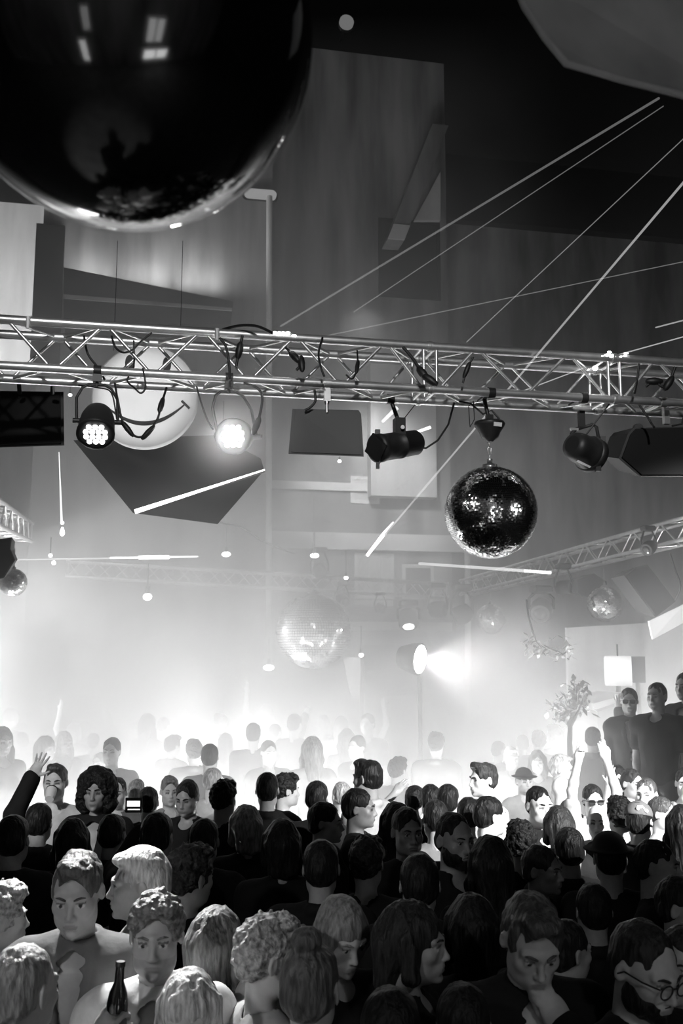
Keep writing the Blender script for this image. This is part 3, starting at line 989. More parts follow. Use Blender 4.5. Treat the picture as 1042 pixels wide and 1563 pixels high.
cable([(436, 530, 5.25), (450, 545, 5.22), (460, 555, 5.2), (452, 565, 5.2)], .008, 'black cable with heavy plugs right of the left sparkle', (1, 2))
cable([(492, 515, 5.3), (486, 540, 5.25), (490, 562, 5.2), (495, 575, 5.2)], .006, 'cable arc inside the truss above the square panel')
cable([(545, 535, 5.3), (545, 560, 5.25), (538, 578, 5.2), (528, 572, 5.2)], .005, 'cable loop inside the truss right of the square panel', (1,))
cable([(480, 595, 5.3), (481, 612, 5.3), (473, 622, 5.3), (465, 626, 5.3)], .007, 'short cable entering the top of the square panel')
cable([(615, 530, 5.35), (630, 548, 5.33), (645, 570, 5.3), (656, 580, 5.28), (668, 586, 5.28)], .009, 'cable with box plug hanging at the truss joint', (2, 3))
cable([(722, 545, 5.4), (712, 565, 5.4), (706, 585, 5.4)], .006, 'short cable in the truss above the mirror ball motor', (1,))
cable([(975, 555, 5.6), (972, 580, 5.6), (968, 600, 5.55)], .007, 'short cable in the truss near right speaker')
cable([(985, 590, 5.6), (998, 582, 5.6), (1010, 590, 5.6), (1020, 585, 5.6), (1030, 560, 5.6)], .009, 'cable bundle in the truss at the far right', (1, 3))
cable([(975, 618, 5.6), (985, 632, 5.6), (993, 645, 5.6), (998, 652, 5.55)], .007, 'cable dropping from truss onto the cropped black loudspeaker')
cable([(1022, 845, 11.3), (1030, 870, 11.3), (1038, 895, 11.3), (1030, 915, 11.4)], .012, 'cable hanging from side truss beside tilted loudspeaker')
cable([(170, 705, 15.0), (210, 730, 15.0), (245, 752, 15.0), (270, 762, 15.0), (330, 795, 15.2), (368, 805, 15.4), (400, 825, 15.6), (430, 838, 15.8), (450, 845, 15.8)], .014, 'dark wire sagging across the left wall below the light strip')
# ============================================================ people engine
# A figure is a set of rounded forms blended into one distance field and skinned as one continuous surface.
_lat = np.random.RandomState(5).rand(32, 32, 32).astype(np.float32)


def vnoise(p):
    i = np.floor(p).astype(np.int32)
    f = (p - i).astype(np.float32)
    f = f * f * (3 - 2 * f)
    i0, i1 = i & 31, (i + 1) & 31
    g = lambda a, b, c: _lat[a, b, c]
    x0, y0, z0, x1, y1, z1 = i0[:, 0], i0[:, 1], i0[:, 2], i1[:, 0], i1[:, 1], i1[:, 2]
    fx, fy, fz = f[:, 0], f[:, 1], f[:, 2]
    a = g(x0, y0, z0) * (1 - fx) + g(x1, y0, z0) * fx
    b = g(x0, y1, z0) * (1 - fx) + g(x1, y1, z0) * fx
    c = g(x0, y0, z1) * (1 - fx) + g(x1, y0, z1) * fx
    d = g(x0, y1, z1) * (1 - fx) + g(x1, y1, z1) * fx
    return (a * (1 - fy) + b * fy) * (1 - fz) + (c * (1 - fy) + d * fy) * fz - .5


class Frame:
    def __init__(s, R=None, t=(0, 0, 0)):
        s.R = np.eye(3) if R is None else np.array(R, dtype=float)
        s.t = np.array(t, dtype=float)

    def p(s, v):
        return s.R @ np.array(v, dtype=float) + s.t

    def v(s, v):
        return s.R @ np.array(v, dtype=float)


ID = Frame()


def rot(ax, ay=0, az=0):
    return np.array(Euler((ax, ay, az), 'XYZ').to_matrix())


class SDF:
    def __init__(s):
        s.ops = []

    def ell(s, c, r, k=.03, sub=False, fr=ID, R=None):
        r = np.array([r] * 3 if isinstance(r, (int, float)) else r, dtype=float)
        RR = fr.R if R is None else fr.R @ R
        s.ops.append(('e', fr.p(c), RR, r, k, sub, fr.p(c), float(max(r))))
        return s

    def cap(s, a, b, ra, rb, k=.03, sub=False, fr=ID):
        a, b = fr.p(a), fr.p(b)
        s.ops.append(('c', a, b, (ra, rb), k, sub, (a + b) / 2, float(np.linalg.norm(b - a) / 2 + max(ra, rb))))
        return s

    def half(s, p, n, k=.01, fr=ID):
        """cut away the side of a plane that n points to"""
        n = fr.v(n)
        s.ops.append(('h', fr.p(p), n / np.linalg.norm(n), None, k, True, None, None))
        return s

    def mesh(s, h, noise=None, out=False):
        lo, hi = np.full(3, 1e9), np.full(3, -1e9)
        for o in s.ops:
            if not o[5]:
                if o[0] == 'e':
                    ext = np.sqrt(((o[2] * o[3][None, :]) ** 2).sum(1))
                    lo, hi = np.minimum(lo, o[1] - ext), np.maximum(hi, o[1] + ext)
                else:
                    r = max(o[3])
                    lo, hi = np.minimum(lo, np.minimum(o[1], o[2]) - r), np.maximum(hi, np.maximum(o[1], o[2]) + r)
        lo -= .03
        hi += .03
        n = np.ceil((hi - lo) / h).astype(int) + 1
        Fd = np.full(n, 1.0, dtype=np.float32)
        axs = [(lo[i] + np.arange(n[i]) * h).astype(np.float32) for i in range(3)]
        for kd, A, B, r, k, sub, c, rad in s.ops:
            if kd == 'h':
                d = ((axs[0] - A[0]) * B[0])[:, None, None] + ((axs[1] - A[1]) * B[1])[None, :, None] + ((axs[2] - A[2]) * B[2])[None, None, :]
                g = Fd
                nd = -d
                hh = np.maximum(k - np.abs(g - nd), 0) / k
                Fd = np.maximum(g, -nd) + 0 * hh if False else np.maximum(g, d)
                continue
            if kd == 'e':
                ext = np.sqrt(((B * r[None, :]) ** 2).sum(1)) + k + 2 * h + .012
                a0, a1 = c - ext, c + ext
            else:
                rr = max(r) + k + 2 * h + .012
                a0, a1 = np.minimum(A, B) - rr, np.maximum(A, B) + rr
            i0 = np.clip(np.floor((a0 - lo) / h).astype(int), 0, n - 1)
            i1 = np.clip(np.ceil((a1 - lo) / h).astype(int) + 1, 1, n)
            if (i1 <= i0).any():
                continue
            X, Y, Zz = axs[0][i0[0]:i1[0]], axs[1][i0[1]:i1[1]], axs[2][i0[2]:i1[2]]
            dx, dy, dz = (X - A[0])[:, None, None], (Y - A[1])[None, :, None], (Zz - A[2])[None, None, :]
            if kd == 'e':
                k0 = k1 = 0
                for i in range(3):
                    q = dx * B[0, i] + dy * B[1, i] + dz * B[2, i]
                    q = q / r[i]
                    k0 = k0 + q * q
                    q = q / r[i]
                    k1 = k1 + q * q
                k0 = np.sqrt(k0)
                d = k0 * (k0 - 1) / np.sqrt(k1 + 1e-9)
            else:
                ba = B - A
                L2 = float(ba @ ba) + 1e-12
                t = np.clip((dx * ba[0] + dy * ba[1] + dz * ba[2]) / L2, 0, 1)
                d = np.sqrt((dx - t * ba[0]) ** 2 + (dy - t * ba[1]) ** 2 + (dz - t * ba[2]) ** 2) - (r[0] + (r[1] - r[0]) * t)
            d = d.astype(np.float32)
            sl = (slice(i0[0], i1[0]), slice(i0[1], i1[1]), slice(i0[2], i1[2]))
            g = Fd[sl]
            if sub:
                hh = np.maximum(k - np.abs(g + d), 0) / k
                Fd[sl] = np.maximum(g, -d) + hh * hh * k * .25
            else:
                hh = np.maximum(k - np.abs(g - d), 0) / k
                Fd[sl] = np.minimum(g, d) - hh * hh * k * .25
        if noise:
            for amp, fq, fr in noise:
                m = np.abs(Fd) < (amp * 1.2 + 2.5 * h)
                idx = np.argwhere(m)
                P = lo + idx * h
                P = (P - fr.t) @ fr.R
                Fd[m] += amp * 2 * vnoise((P * np.array(fq) + 100).astype(np.float32)) - (amp * .85 if out else 0)
        return surfnet(Fd, h, lo)


_E = [(0, 1), (2, 3), (4, 5), (6, 7), (0, 2), (1, 3), (4, 6), (5, 7), (0, 4), (1, 5), (2, 6), (3, 7)]
_C = np.array([[i & 1, (i >> 1) & 1, (i >> 2) & 1] for i in range(8)])


def surfnet(Fd, h, lo):
    ins = Fd < 0
    cnt = np.zeros(np.array(Fd.shape) - 1, dtype=np.int8)
    for c in _C:
        cnt += ins[c[0]:Fd.shape[0] - 1 + c[0], c[1]:Fd.shape[1] - 1 + c[1], c[2]:Fd.shape[2] - 1 + c[2]]
    cells = np.argwhere((cnt > 0) & (cnt < 8))
    vid = np.full(cnt.shape, -1, dtype=np.int32)
    vid[cells[:, 0], cells[:, 1], cells[:, 2]] = np.arange(len(cells))
    vals = np.stack([Fd[cells[:, 0] + c[0], cells[:, 1] + c[1], cells[:, 2] + c[2]] for c in _C], 1)
    acc = np.zeros((len(cells), 3))
    num = np.zeros(len(cells))
    for a, b in _E:
        va, vb = vals[:, a], vals[:, b]
        m = (va < 0) != (vb < 0)
        t = np.where(m, va / np.where(m, va - vb, 1), 0)
        acc += np.where(m[:, None], _C[a] + t[:, None] * (_C[b] - _C[a]), 0)
        num += m
    co = lo + (cells + acc / num[:, None]) * h
    quads = []
    for ax in range(3):
        o1, o2 = [i for i in range(3) if i != ax]
        sl0 = [slice(1, None)] * 3
        s0 = [slice(None)] * 3
        s1 = [slice(None)] * 3
        s0[ax], s1[ax] = slice(0, -1), slice(1, None)
        ch = ins[tuple(s0)] != ins[tuple(s1)]
        e = np.argwhere(ch)
        e = e[(e[:, o1] > 0) & (e[:, o2] > 0) & (e[:, o1] < Fd.shape[o1] - 1) & (e[:, o2] < Fd.shape[o2] - 1)]
        inside0 = ins[e[:, 0], e[:, 1], e[:, 2]]
        q = []
        for d1, d2 in ((-1, -1), (0, -1), (0, 0), (-1, 0)):
            k = e.copy()
            k[:, o1] += d1
            k[:, o2] += d2
            q.append(vid[k[:, 0], k[:, 1], k[:, 2]])
        q = np.stack(q, 1)
        flip = inside0 if ax != 1 else ~inside0
        q = np.where(flip[:, None], q, q[:, ::-1])
        quads.append(q)
    q = np.concatenate(quads)
    q = q[(q >= 0).all(1)]
    # two light smoothing passes take the lattice out of the surface
    for _ in range(2):
        s_ = np.zeros_like(co)
        w_ = np.zeros(len(co))
        for i in range(4):
            for j in (1, 3):
                np.add.at(s_, q[:, i], co[q[:, (i + j) % 4]]) if False else None
        src = np.concatenate([q[:, i] for i in range(4)] * 2)
        dst = np.concatenate([q[:, (i + 1) % 4] for i in range(4)] + [q[:, (i + 3) % 4] for i in range(4)])
        w_ = np.bincount(src, minlength=len(co)).astype(float)
        for i in range(3):
            s_[:, i] = np.bincount(src, weights=co[dst, i], minlength=len(co))
        co = co * .6 + .4 * s_ / np.maximum(w_, 1)[:, None]
    return co, q


def np_mesh(name, co, q, m, parent, tone=None):
    me = bpy.data.meshes.new(name)
    me.vertices.add(len(co))
    me.vertices.foreach_set('co', co.astype(np.float32).ravel())
    me.loops.add(q.size)
    me.loops.foreach_set('vertex_index', q.astype(np.int32).ravel())
    me.polygons.add(len(q))
    me.polygons.foreach_set('loop_start', np.arange(0, q.size, 4, dtype=np.int32))
    me.polygons.foreach_set('use_smooth', np.ones(len(q), dtype=bool))
    me.update(calc_edges=True)
    me.validate()
    if tone is not None:
        at_ = me.color_attributes.new('tone', 'FLOAT_COLOR', 'POINT')
        c = np.ones((len(co), 4), dtype=np.float32)
        c[:, :3] = tone[:, None]
        at_.data.foreach_set('color', c.ravel())
    me.materials.append(m)
    o = bpy.data.objects.new(name, me)
    COL.objects.link(o)
    o.parent = parent
    return o


def head_ops(S, fr, j=1.0, full=True):
    e = lambda c, r, k=.02, sub=False, R=None: S.ell(c, r, k, sub, fr, R)
    e((0, .012, .028), (.073, .093, .09), .02)
    e((0, -.028, -.028), (.059 * j, .060, .086), .03)
    e((0, -.040, -.074), (.046 * j, .045, .040), .03)
    e((0, -.079, -.099), (.018 * j, .016, .016), .02)
    for s in (-1, 1):
        e((s * .044 * j, -.012, -.068), (.018, .032, .032), .03)
        e((s * .043, -.060, -.024), (.018, .017, .015), .03)
        S.cap((s * .006, -.088, .016), (s * .046, -.073, .019), .0115, .010, .014, False, fr)
        e((s * .030, -.099, -.002), (.018, .0155, .0115), .010, True)
        if full:
            e((s * .031, -.0785, -.003), .0128, .002)
            S.cap((s * .018, -.087, .002), (s * .044, -.083, .001), .0048, .0045, .003, False, fr)
            S.cap((s * .019, -.0855, -.0125), (s * .043, -.0815, -.0115), .0035, .0035, .004, False, fr)
        R = rot(.25, 0, s * -.35)
        e((s * .077, .014, -.004), (.008, .019, .031), .008, False, R)
        e((s * .086, .010, -.002), (.007, .010, .017), .004, True, R)
    S.cap((0, -.087, .010), (0, -.106, -.034), .0075, .0105, .012, False, fr)
    e((0, -.109, -.037), (.0108, .0105, .0095), .006)
    for s in (-1, 1):
        e((s * .0115, -.098, -.040), (.0078, .009, .0075), .006)
        if full:
            e((s * .007, -.107, -.0495), (.004, .005, .004), .003, True)
    e((0, -.081, -.066), (.030, .018, .022), .015)
    e((0, -.0945, -.0635), (.022, .0075, .0045), .006)
    e((0, -.0925, -.0738), (.019, .0080, .0052), .006)
    e((0, -.104, -.0686), (.024, .008, .0018), .003, True)
    e((0, -.094, -.086), (.016, .008, .006), .008, True)


def hand(S, w, d, n, pose, side):
    """palm, four jointed fingers of unequal length and a thumb off the side of the palm"""
    w, d, n = [np.array(k, dtype=float) for k in (w, d, n)]
    d /= np.linalg.norm(d)
    n = n - d * (n @ d)
    n /= np.linalg.norm(n)                       # n: out of the palm
    a = np.cross(d, n) * side                    # towards the thumb
    R = np.stack([a, d, n], 1)
    f = Frame(R, w)
    S.ell((0, .048, 0), (.040, .052, .015), .012, False, f)
    S.ell((.02, .03, .006), (.018, .028, .014), .012, False, f)
    S.cap((0, -.02, 0), (0, .02, 0), .026, .028, .02, False, f)
    curl, spread = {'open': (.08, .16), 'relaxed': (.45, .05), 'fist': (1.55, 0), 'hold': (1.0, .02), 'point': (1.6, 0), 'flat': (.15, .02)}[pose]
    for i, (x, L) in enumerate(((.027, .070), (.009, .078), (-.009, .072), (-.026, .056))):
        c = 0.05 if pose == 'point' and i == 0 else curl
        an = (1.5 - i) * spread
        p = np.array([x, .088, 0.0])
        ang = 0.0
        r = .0092 - i * .0004
        for seg, (fl, mul) in enumerate(((.45, .7), (.32, 1.1), (.26, .7))):
            ang += c * mul
            q = p + L * fl * np.array([math.sin(an), math.cos(an) * math.cos(ang), math.sin(ang)])
            S.cap(p, q, r, r * .93, .004, False, f)
            p, r = q, r * .93
    tc = {'open': (.95, .0), 'relaxed': (.5, .3), 'fist': (.1, .9), 'hold': (.55, .7), 'point': (.1, .9), 'flat': (.35, .1)}[pose]
    p = np.array([.030, .022, .006])
    q = p + .042 * np.array([math.sin(tc[0]), math.cos(tc[0]), math.sin(tc[1] * .5)])
    S.cap(p, q, .0115, .0105, .008, False, f)
    ang = tc[0] - (.2 if pose == 'open' else .5)
    S.cap(q, q + .034 * np.array([math.sin(ang), math.cos(ang), math.sin(tc[1])]), .0102, .0085, .004, False, f)


def unit(v):
    v = np.array(v, dtype=float)
    return v / np.linalg.norm(v)


ARMS = {  # upper-arm direction, forearm direction, palm normal, hand pose (x = outwards)
    'down': ((.10, .10, -1), (-.06, -.30, -1), (-1, .2, 0), 'relaxed'),
    'front': ((.25, -.35, -.9), (-.45, -.85, .25), (-.2, .3, -1), 'relaxed'),
    'fold': ((.2, -.15, -1), (-.75, -.65, .05), (-.1, 1, -.2), 'relaxed'),
    'hold': ((.15, -.2, -1), (-.35, -.62, .75), (-.5, .9, .1), 'hold'),
    'up': ((.45, -.25, .85), (-.12, -.12, 1), (0, -1, 0), 'open'),
    'up_point': ((.40, -.35, .80), (.05, -.1, 1), (0, -1, 0), 'point'),
    'up_fist': ((.5, -.3, .6), (.25, -.15, 1), (-.3, -1, 0), 'fist'),
    'wave': ((.75, -.35, .05), (-.1, -.12, 1), (0, -1, 0), 'open'),
    'phone': ((.35, -.75, .05), (-.45, -.55, .75), (-.5, .8, .2), 'hold'),
    'face': ((.05, -.5, -.75), (-.42, -.25, .85), (-.6, .6, 0), 'fist'),
    'reach': ((.8, -.4, .25), (-.55, -.3, .62), (0, -1, -.2), 'flat'),
    'hair': ((.75, -.25, .25), (-.72, -.25, .42), (-.5, .5, .2), 'relaxed'),
    'mug': ((.25, -.45, -.75), (-.42, -.25, .92), (-.6, .7, .1), 'hold'),
}
SLEEVE = {'tee': (.62, 0), 'jacket': (1, .93), 'shirt': (1, .9), 'tank': (0, 0), 'hoodie': (1, .95)}
_mats = {}


def tone_mat(kind, v):
    key = (kind, v)
    if key not in _mats:
        if kind == 'skin':
            _mats[key] = mat('skin', .4, .45, noise=.07, scale=40, attr='tone', spec=.35)
        elif kind == 'hair':
            _mats[key] = mat('hair_%g' % v, v, .42, noise=.55, scale=26, stretch=(3, 3, .7), bump=.6, spec=.5 if v > .05 else .2, detail=6)
        elif kind == 'curl':
            _mats[key] = mat('curly_hair_%g' % v, v, .45, noise=.6, scale=60, bump=.8, spec=.5 if v > .05 else .2)
        else:
            _mats[key] = mat('cloth_%g' % v, v, .85, noise=.12, scale=18, bump=.25, spec=.2)
    return _mats[key]


PEOPLE = []


def make_person(h=.009, hair='short', ht=.02, top='tee', tt=.02, skin=.42, pitch=0., yaw=0., roll=0., lean=0., L='down', R='down',
                fem=False, beard=0., glasses=False, shades=False, cap=None, broad=1.0, full=None, legs=True, necktie=False, stubble=0., hat=False, trousers=.03, under=None):
    full = h < .007 if full is None else full
    root = bpy.data.objects.new('person', None)
    root.empty_display_size = .1
    COL.objects.link(root)
    j = .88 if fem else 1.0
    sw = (.86 if fem else .95) * broad
    T = Frame(rot(lean), np.array([0, 0, .95]) - rot(lean) @ np.array([0, 0, .95]))
    piv = np.array([0, .012, 1.50])
    Rh = T.R @ rot(0, 0, yaw) @ rot(pitch, 0, 0) @ rot(0, roll, 0)
    hc = T.p(piv) + Rh @ np.array([0, -.012, .135])
    Hd = Frame(Rh, hc)

    def arm_pts(s, spec):
        u, f, n, pose = ARMS[spec] if isinstance(spec, str) else spec
        m = np.array([s, 1, 1])
        sh = np.array([s * .178 * sw, .01, 1.395])
        if u[2] > .3:
            sh = sh + np.array([-s * .01, 0, .035])
        el = sh + .285 * unit(np.array(u) * m)
        wr = el + .255 * unit(np.array(f) * m)
        return T.p(sh), T.p(el), T.p(wr), T.v(unit(np.array(f) * m)), T.v(np.array(n) * m), pose

    arms = {s: arm_pts(s, sp) for s, sp in ((1, L), (-1, R))}

    def torso(S, g):
        S.ell((0, .0, 1.27), (.150 * sw + g, .105 + g, .17 + g), .06, False, T)
        S.cap((-.125 * sw, .012, 1.385), (.125 * sw, .012, 1.385), .068 + g, .068 + g, .06, False, T)
        for s in (-1, 1):
            S.cap((s * .02, .022, 1.455), (s * .12 * sw, .016, 1.405), .042 + g * .7, .05 + g, .04, False, T)
            S.ell((s * .178 * sw, .01, 1.385), .056 + g, .04, False, T)
            if fem:
                S.ell((s * .066, -.075, 1.255), .062 + g, .03, False, T)
        S.ell((0, -.005, 1.09), (.128 * sw + g, .098 + g, .15 + g), .08, False, T)

    def arm(S, s, g, f1, f2):
        sh, el, wr, d, n, pose = arms[s]
        S.cap(sh, sh + (el - sh) * f1, .050 + g, .050 + g - .010 * f1, .03)
        if f2:
            S.cap(el, el + (wr - el) * f2, .041 + g, .041 + g - .012 * f2, .02)

    B = SDF()
    torso(B, 0)
    B.ell((0, .008, .93), (.150, .11, .12), .08)
    for s in (-1, 1):
        arm(B, s, 0, 1, 1)
        sh, el, wr, d, n, pose = arms[s]
        B.ell(el + (wr - el) * .25, .040, .02)
        hand(B, wr, d, n, pose, s if n @ np.array([0, 0, 0]) == 0 else s)
        if legs:
            B.cap((s * .088, .0, .90), (s * .10, -.012, .50), .088, .056, .04)
            B.cap((s * .10, -.012, .50), (s * .10, .02, .08), .056, .038, .03)
            B.ell((s * .10, .022, .36), (.052, .056, .12), .03)
            B.ell((s * .10, -.055, .04), (.046, .125, .042), .03)
            B.ell((s * .10, .03, .045), (.04, .045, .05), .03)
    B.cap(T.p((0, .028, 1.42)), Hd.p((0, .030, -.045)), .057 * (.9 if fem else 1), .050 * (.88 if fem else 1), .018)
    head_ops(B, Hd, j, full)
    co, q = B.mesh(h)
    # colouring of the figure itself: trousers and shoes below, brows, lips, eyes on the face
    tone = np.full(len(co), skin)
    lower = co[:, 2] < .97
    for s in (-1, 1):
        lower &= (np.linalg.norm(co - (arms[s][2] + arms[s][3] * .06), axis=1) > .15) | (np.abs(co[:, 0]) < .174)
    tone[lower] = trousers
    tone[co[:, 2] < .10] = .02
    if under is not None:
        tl_ = (co - T.t) @ T.R
        tone[(tl_[:, 2] > .96) & (tl_[:, 2] < 1.398) & (np.abs(tl_[:, 0]) < .2) & (tone == skin) & (np.abs(tl_[:, 1]) < .16)] = under
    P = (co - Hd.t) @ Hd.R
    near = (np.abs(P[:, 0]) < .09) & (P[:, 1] < -.04) & (P[:, 2] > -.13) & (P[:, 2] < .12)
    hb = min(ht * .8 + .02, skin * .7)
    for s in (-1, 1):
        ec = np.array([s * .031, -.0785, -.003])
        r_ = np.linalg.norm(P - ec, axis=1)
        if full:
            m = near & (r_ < .0145) & (np.abs(P[:, 2] + .004) < .0062) & (P[:, 1] < -.083)
            tone[m] = .55
            m = near & (np.hypot(P[:, 0] - s * .031, P[:, 2] + .0035) < .0062) & (P[:, 1] < -.08)
            tone[m] = .015
            m = near & (np.abs(P[:, 2] - .0045) < .003) & (np.abs(P[:, 0] * s - .031) < .015) & (P[:, 1] < -.078)
            tone[m] = skin * .3
        else:
            m = near & (np.abs(P[:, 2] + .002) < .0065) & (np.abs(P[:, 0] * s - .031) < .014) & (P[:, 1] < -.07)
            tone[m] = skin * .22
    m = near & (np.hypot(P[:, 0] / .023, (P[:, 2] + .0688) / .0095) < 1) & (P[:, 1] < -.082)
    tone[m] = skin * .68
    if stubble:
        m = near & (P[:, 2] < -.045) & (tone == skin)
        tone[m] = skin * (1 - stubble)
    body = np_mesh('body', co, q, tone_mat('skin', 0), root, tone)
    if not shades and hair not in ('fringe',):
        for s in (-1, 1):
            mb = MB()
            pts = [Hd.p((s * x, y, z)) for x, y, z in ((.012, -.0985, .0165), (.022, -.0965, .0205), (.034, -.0905, .0225), (.046, -.0815, .0185))]
            mb.tube(pts, [.003, .0042, .004, .002], 6)
            o_ = mb.build('eyebrow', tone_mat('hair', ht), root)
            o_.matrix_parent_inverse = Matrix()

    # ---- clothes
    e = .010 if top in ('tee', 'tank') else .018
    C = SDF()
    torso(C, e)
    C.ell((0, .008, .95), (.150 + e, .11 + e, .10 + e), .06)
    f1, f2 = SLEEVE[top]
    for s in (-1, 1):
        if f1:
            arm(C, s, e, f1, f2)
    nb = T.p((0, .028, 1.42))
    nd = unit(Hd.p((0, .018, -.05)) - nb)
    if top in ('jacket', 'shirt', 'hoodie'):
        ncol = 10 if top != 'hoodie' else 12
        for i in range(ncol):
            a = 2 * PI * i / ncol
            dn = math.cos(a)                   # 1 = front
            p = np.array([.066 * math.sin(a), .028 - .066 * math.cos(a), 1.452 - .028 * dn])
            a2 = 2 * PI * (i + 1) / ncol
            p2 = np.array([.066 * math.sin(a2), .028 - .066 * math.cos(a2), 1.452 - .028 * math.cos(a2)])
            C.cap(T.p(p), T.p(p2), .017, .017, .012)
    C.cap(nb - nd * .02, nb + nd * .2, .062 if top in ('jacket', 'shirt') else .066, .066, .006, True)
    if top in ('jacket', 'shirt'):
        C.ell((0, -.085, 1.40), (.035, .06, .075), .008, True, T)
        if top == 'jacket':                       # open front with turned lapels
            for i in range(9):
                z_ = 1.43 - i * .04
                w_ = .058 - i * .0055
                yy = (-.062, -.098, -.112)[min(i, 2)]
                C.ell((0, yy, z_), (max(w_, .012), .06, .032), .006, True, T)
            for s in (-1, 1):
                C.cap(T.p((s * .072, -.035, 1.462)), T.p((s * .058, -.112, 1.345)), .013, .015, .008)
                C.cap(T.p((s * .058, -.112, 1.345)), T.p((s * .022, -.122, 1.14)), .015, .007, .008)
    elif top == 'tank':
        C.ell((0, -.07, 1.44), (.075, .08, .09), .01, True, T)
    else:
        C.ell((0, -.045, 1.45), (.062, .06, .05), .008, True, T)
    C.half((0, 0, .90), (0, 0, -1))
    hh = max(h * 1.15, .006)
    cc, cq = C.mesh(hh, [(.008, (9, 9, 6), ID), (.004, (24, 24, 13), ID)], True)
    nm = {'tee': 'tee_shirt', 'jacket': 'jacket', 'shirt': 'shirt', 'tank': 'tank_top', 'hoodie': 'hooded_top'}[top]
    np_mesh(nm, cc, cq, tone_mat('cloth', tt), root)
    if necktie:
        mbt = MB()
        pts = [T.p((0, -.068 - .03 * i / 4, 1.42 - .09 * i)) for i in range(5)]
        pts = [Vector(p) - Vector((0, .05 if i else .02, 0)) for i, p in enumerate(pts)]
        mbt.tube(pts, [.014, .018, .024, .028, .022], 6)
        o_ = mbt.build('necktie', tone_mat('cloth', .01), root)
        o_.matrix_parent_inverse = Matrix()

    # ---- hair
    if hair != 'bald':
        S = SDF()
        E = lambda c, r, k=.02, sub=False, RR=None: S.ell(c, r, k, sub, Hd, RR)
        nz = [(.005, (60, 60, 26), Hd)]
        mk = 'hair'
        face = ((0, -.122, -.034), (.071, .098, .122))
        ears = True
        nape = -.075
        if hair in ('short', 'crop', 'quiff', 'swept', 'bun', 'receding', 'bowl'):
            g = {'crop': .004, 'receding': .005, 'bowl': .013}.get(hair, .008)
            E((0, .016, .030), (.073 + g * .7, .092 + g, .090 + g))
            E((0, .055, -.02), (.058 + g, .042 + g, .05), .03)
            if hair == 'quiff':
                E((.005, -.045, .098), (.054, .048, .026), .02)
                E((-.02, -.062, .104), (.03, .028, .022), .02)
                nz = [(.008, (34, 34, 30), Hd), (.004, (80, 80, 40), Hd)]
            if hair == 'swept':
                E((0, -.015, .100), (.056, .080, .024), .03)
                E((0, -.074, .086), (.044, .024, .018), .02)
                nz = [(.006, (45, 14, 45), Hd)]
            if hair == 'bun':
                E((0, .045, .135), (.042, .042, .038), .012)
            if hair == 'bowl':
                for s in (-1, 1):
                    E((s * .072, -.005, .0), (.022, .06, .055), .03)
                face = ((0, -.125, -.075), (.066, .085, .105))
                ears = False
                nz = [(.005, (50, 50, 12), Hd)]
            if hair == 'receding':
                face = ((0, -.125, -.01), (.075, .105, .125))
        elif hair == 'curly':
            mk = 'curl'
            E((0, .014, .036), (.085, .104, .10))
            E((0, .06, -.015), (.068, .045, .05), .03)
            E((0, -.05, .10), (.062, .05, .03), .03)
            nz = [(.012, (48, 48, 48), Hd), (.005, (110, 110, 110), Hd)]
        elif hair == 'afro':
            mk = 'curl'
            E((0, .02, .045), (.122, .118, .112))
            for s in (-1, 1):
                E((s * .075, .02, -.05), (.055, .07, .10), .04)
            E((0, .06, -.04), (.09, .06, .11), .04)
            face = ((0, -.13, -.045), (.068, .11, .108))
            ears, nape = False, -.16
            nz = [(.012, (38, 38, 38), Hd), (.006, (90, 90, 90), Hd)]
        elif hair in ('long', 'fringe', 'bob', 'ponytail'):
            g = .012
            E((0, .014, .030), (.073 + g, .093 + g, .090 + g))
            if hair == 'ponytail':
                E((0, .055, -.02), (.06, .045, .05), .03)
                S.cap((0, .10, .03), (0, .14, -.02), .025, .03, .02, False, Hd)
                S.cap((0, .14, -.02), (0, .12, -.16), .03, .012, .02, False, Hd)
            else:
                low = -.11 if hair == 'bob' else -.24
                for s in (-1, 1):
                    S.cap((s * .070, .01, .03), (s * .078, -.005, -.08), .028, .030, .03, False, Hd)
                    if low < -.2:
                        S.cap((s * .078, -.005, -.08), (s * .085, -.03, low), .032, .022, .03, False, Hd)
                    S.cap((s * .04, .07, -.0), (s * .045, .085, low), .045, .03, .04, False, Hd)
                S.cap((0, .08, 0), (0, .09, low), .045, .03, .04, False, Hd)
                ears, nape = False, -.4
            if hair == 'fringe':
                face = ((0, -.125, -.088), (.064, .085, .100))
            else:
                face = ((0, -.13, -.045), (.062, .095, .115))
            nz = [(.007, (50, 50, 8), Hd), (.003, (120, 120, 16), Hd)]
        E(face[0], face[1], .008, True)
        if ears:
            for s in (-1, 1):
                E((s * .088, -.004, -.018), (.03, .026, .036), .006, True)
        S.half((0, 0, nape), (0, -.25, -1), fr=Hd)
        hc_, hq = S.mesh(max(h * .8, .0042) if h < .007 else h * .85, nz)
        if len(hq):
            np_mesh('hair', hc_, hq, tone_mat(mk, ht), root)
    if beard:
        S = SDF()
        g = .006
        S.ell((0, -.028, -.028), (.059 * j + g, .060 + g, .086 + g), .03, False, Hd)
        S.ell((0, -.040, -.074), (.046 * j + g, .045 + g, .040 + g), .03, False, Hd)
        S.ell((0, -.079, -.101), (.020 * j + g, .018 + g, .018 + g), .02, False, Hd)
        for s in (-1, 1):
            S.ell((s * .044 * j, -.012, -.068), (.018 + g, .032 + g, .032 + g), .03, False, Hd)
        S.half((0, -.09, -.056), (0, -.40, .9), fr=Hd)
        S.half((0, .008, 0), (0, 1, .1), fr=Hd)
        S.ell((0, -.11, -.066), (.026, .03, .016), .006, True, Hd)
        for s in (-1, 1):
            S.cap((s * .003, -.0985, -.0545), (s * .027, -.087, -.064), .0052, .006, .006, False, Hd)
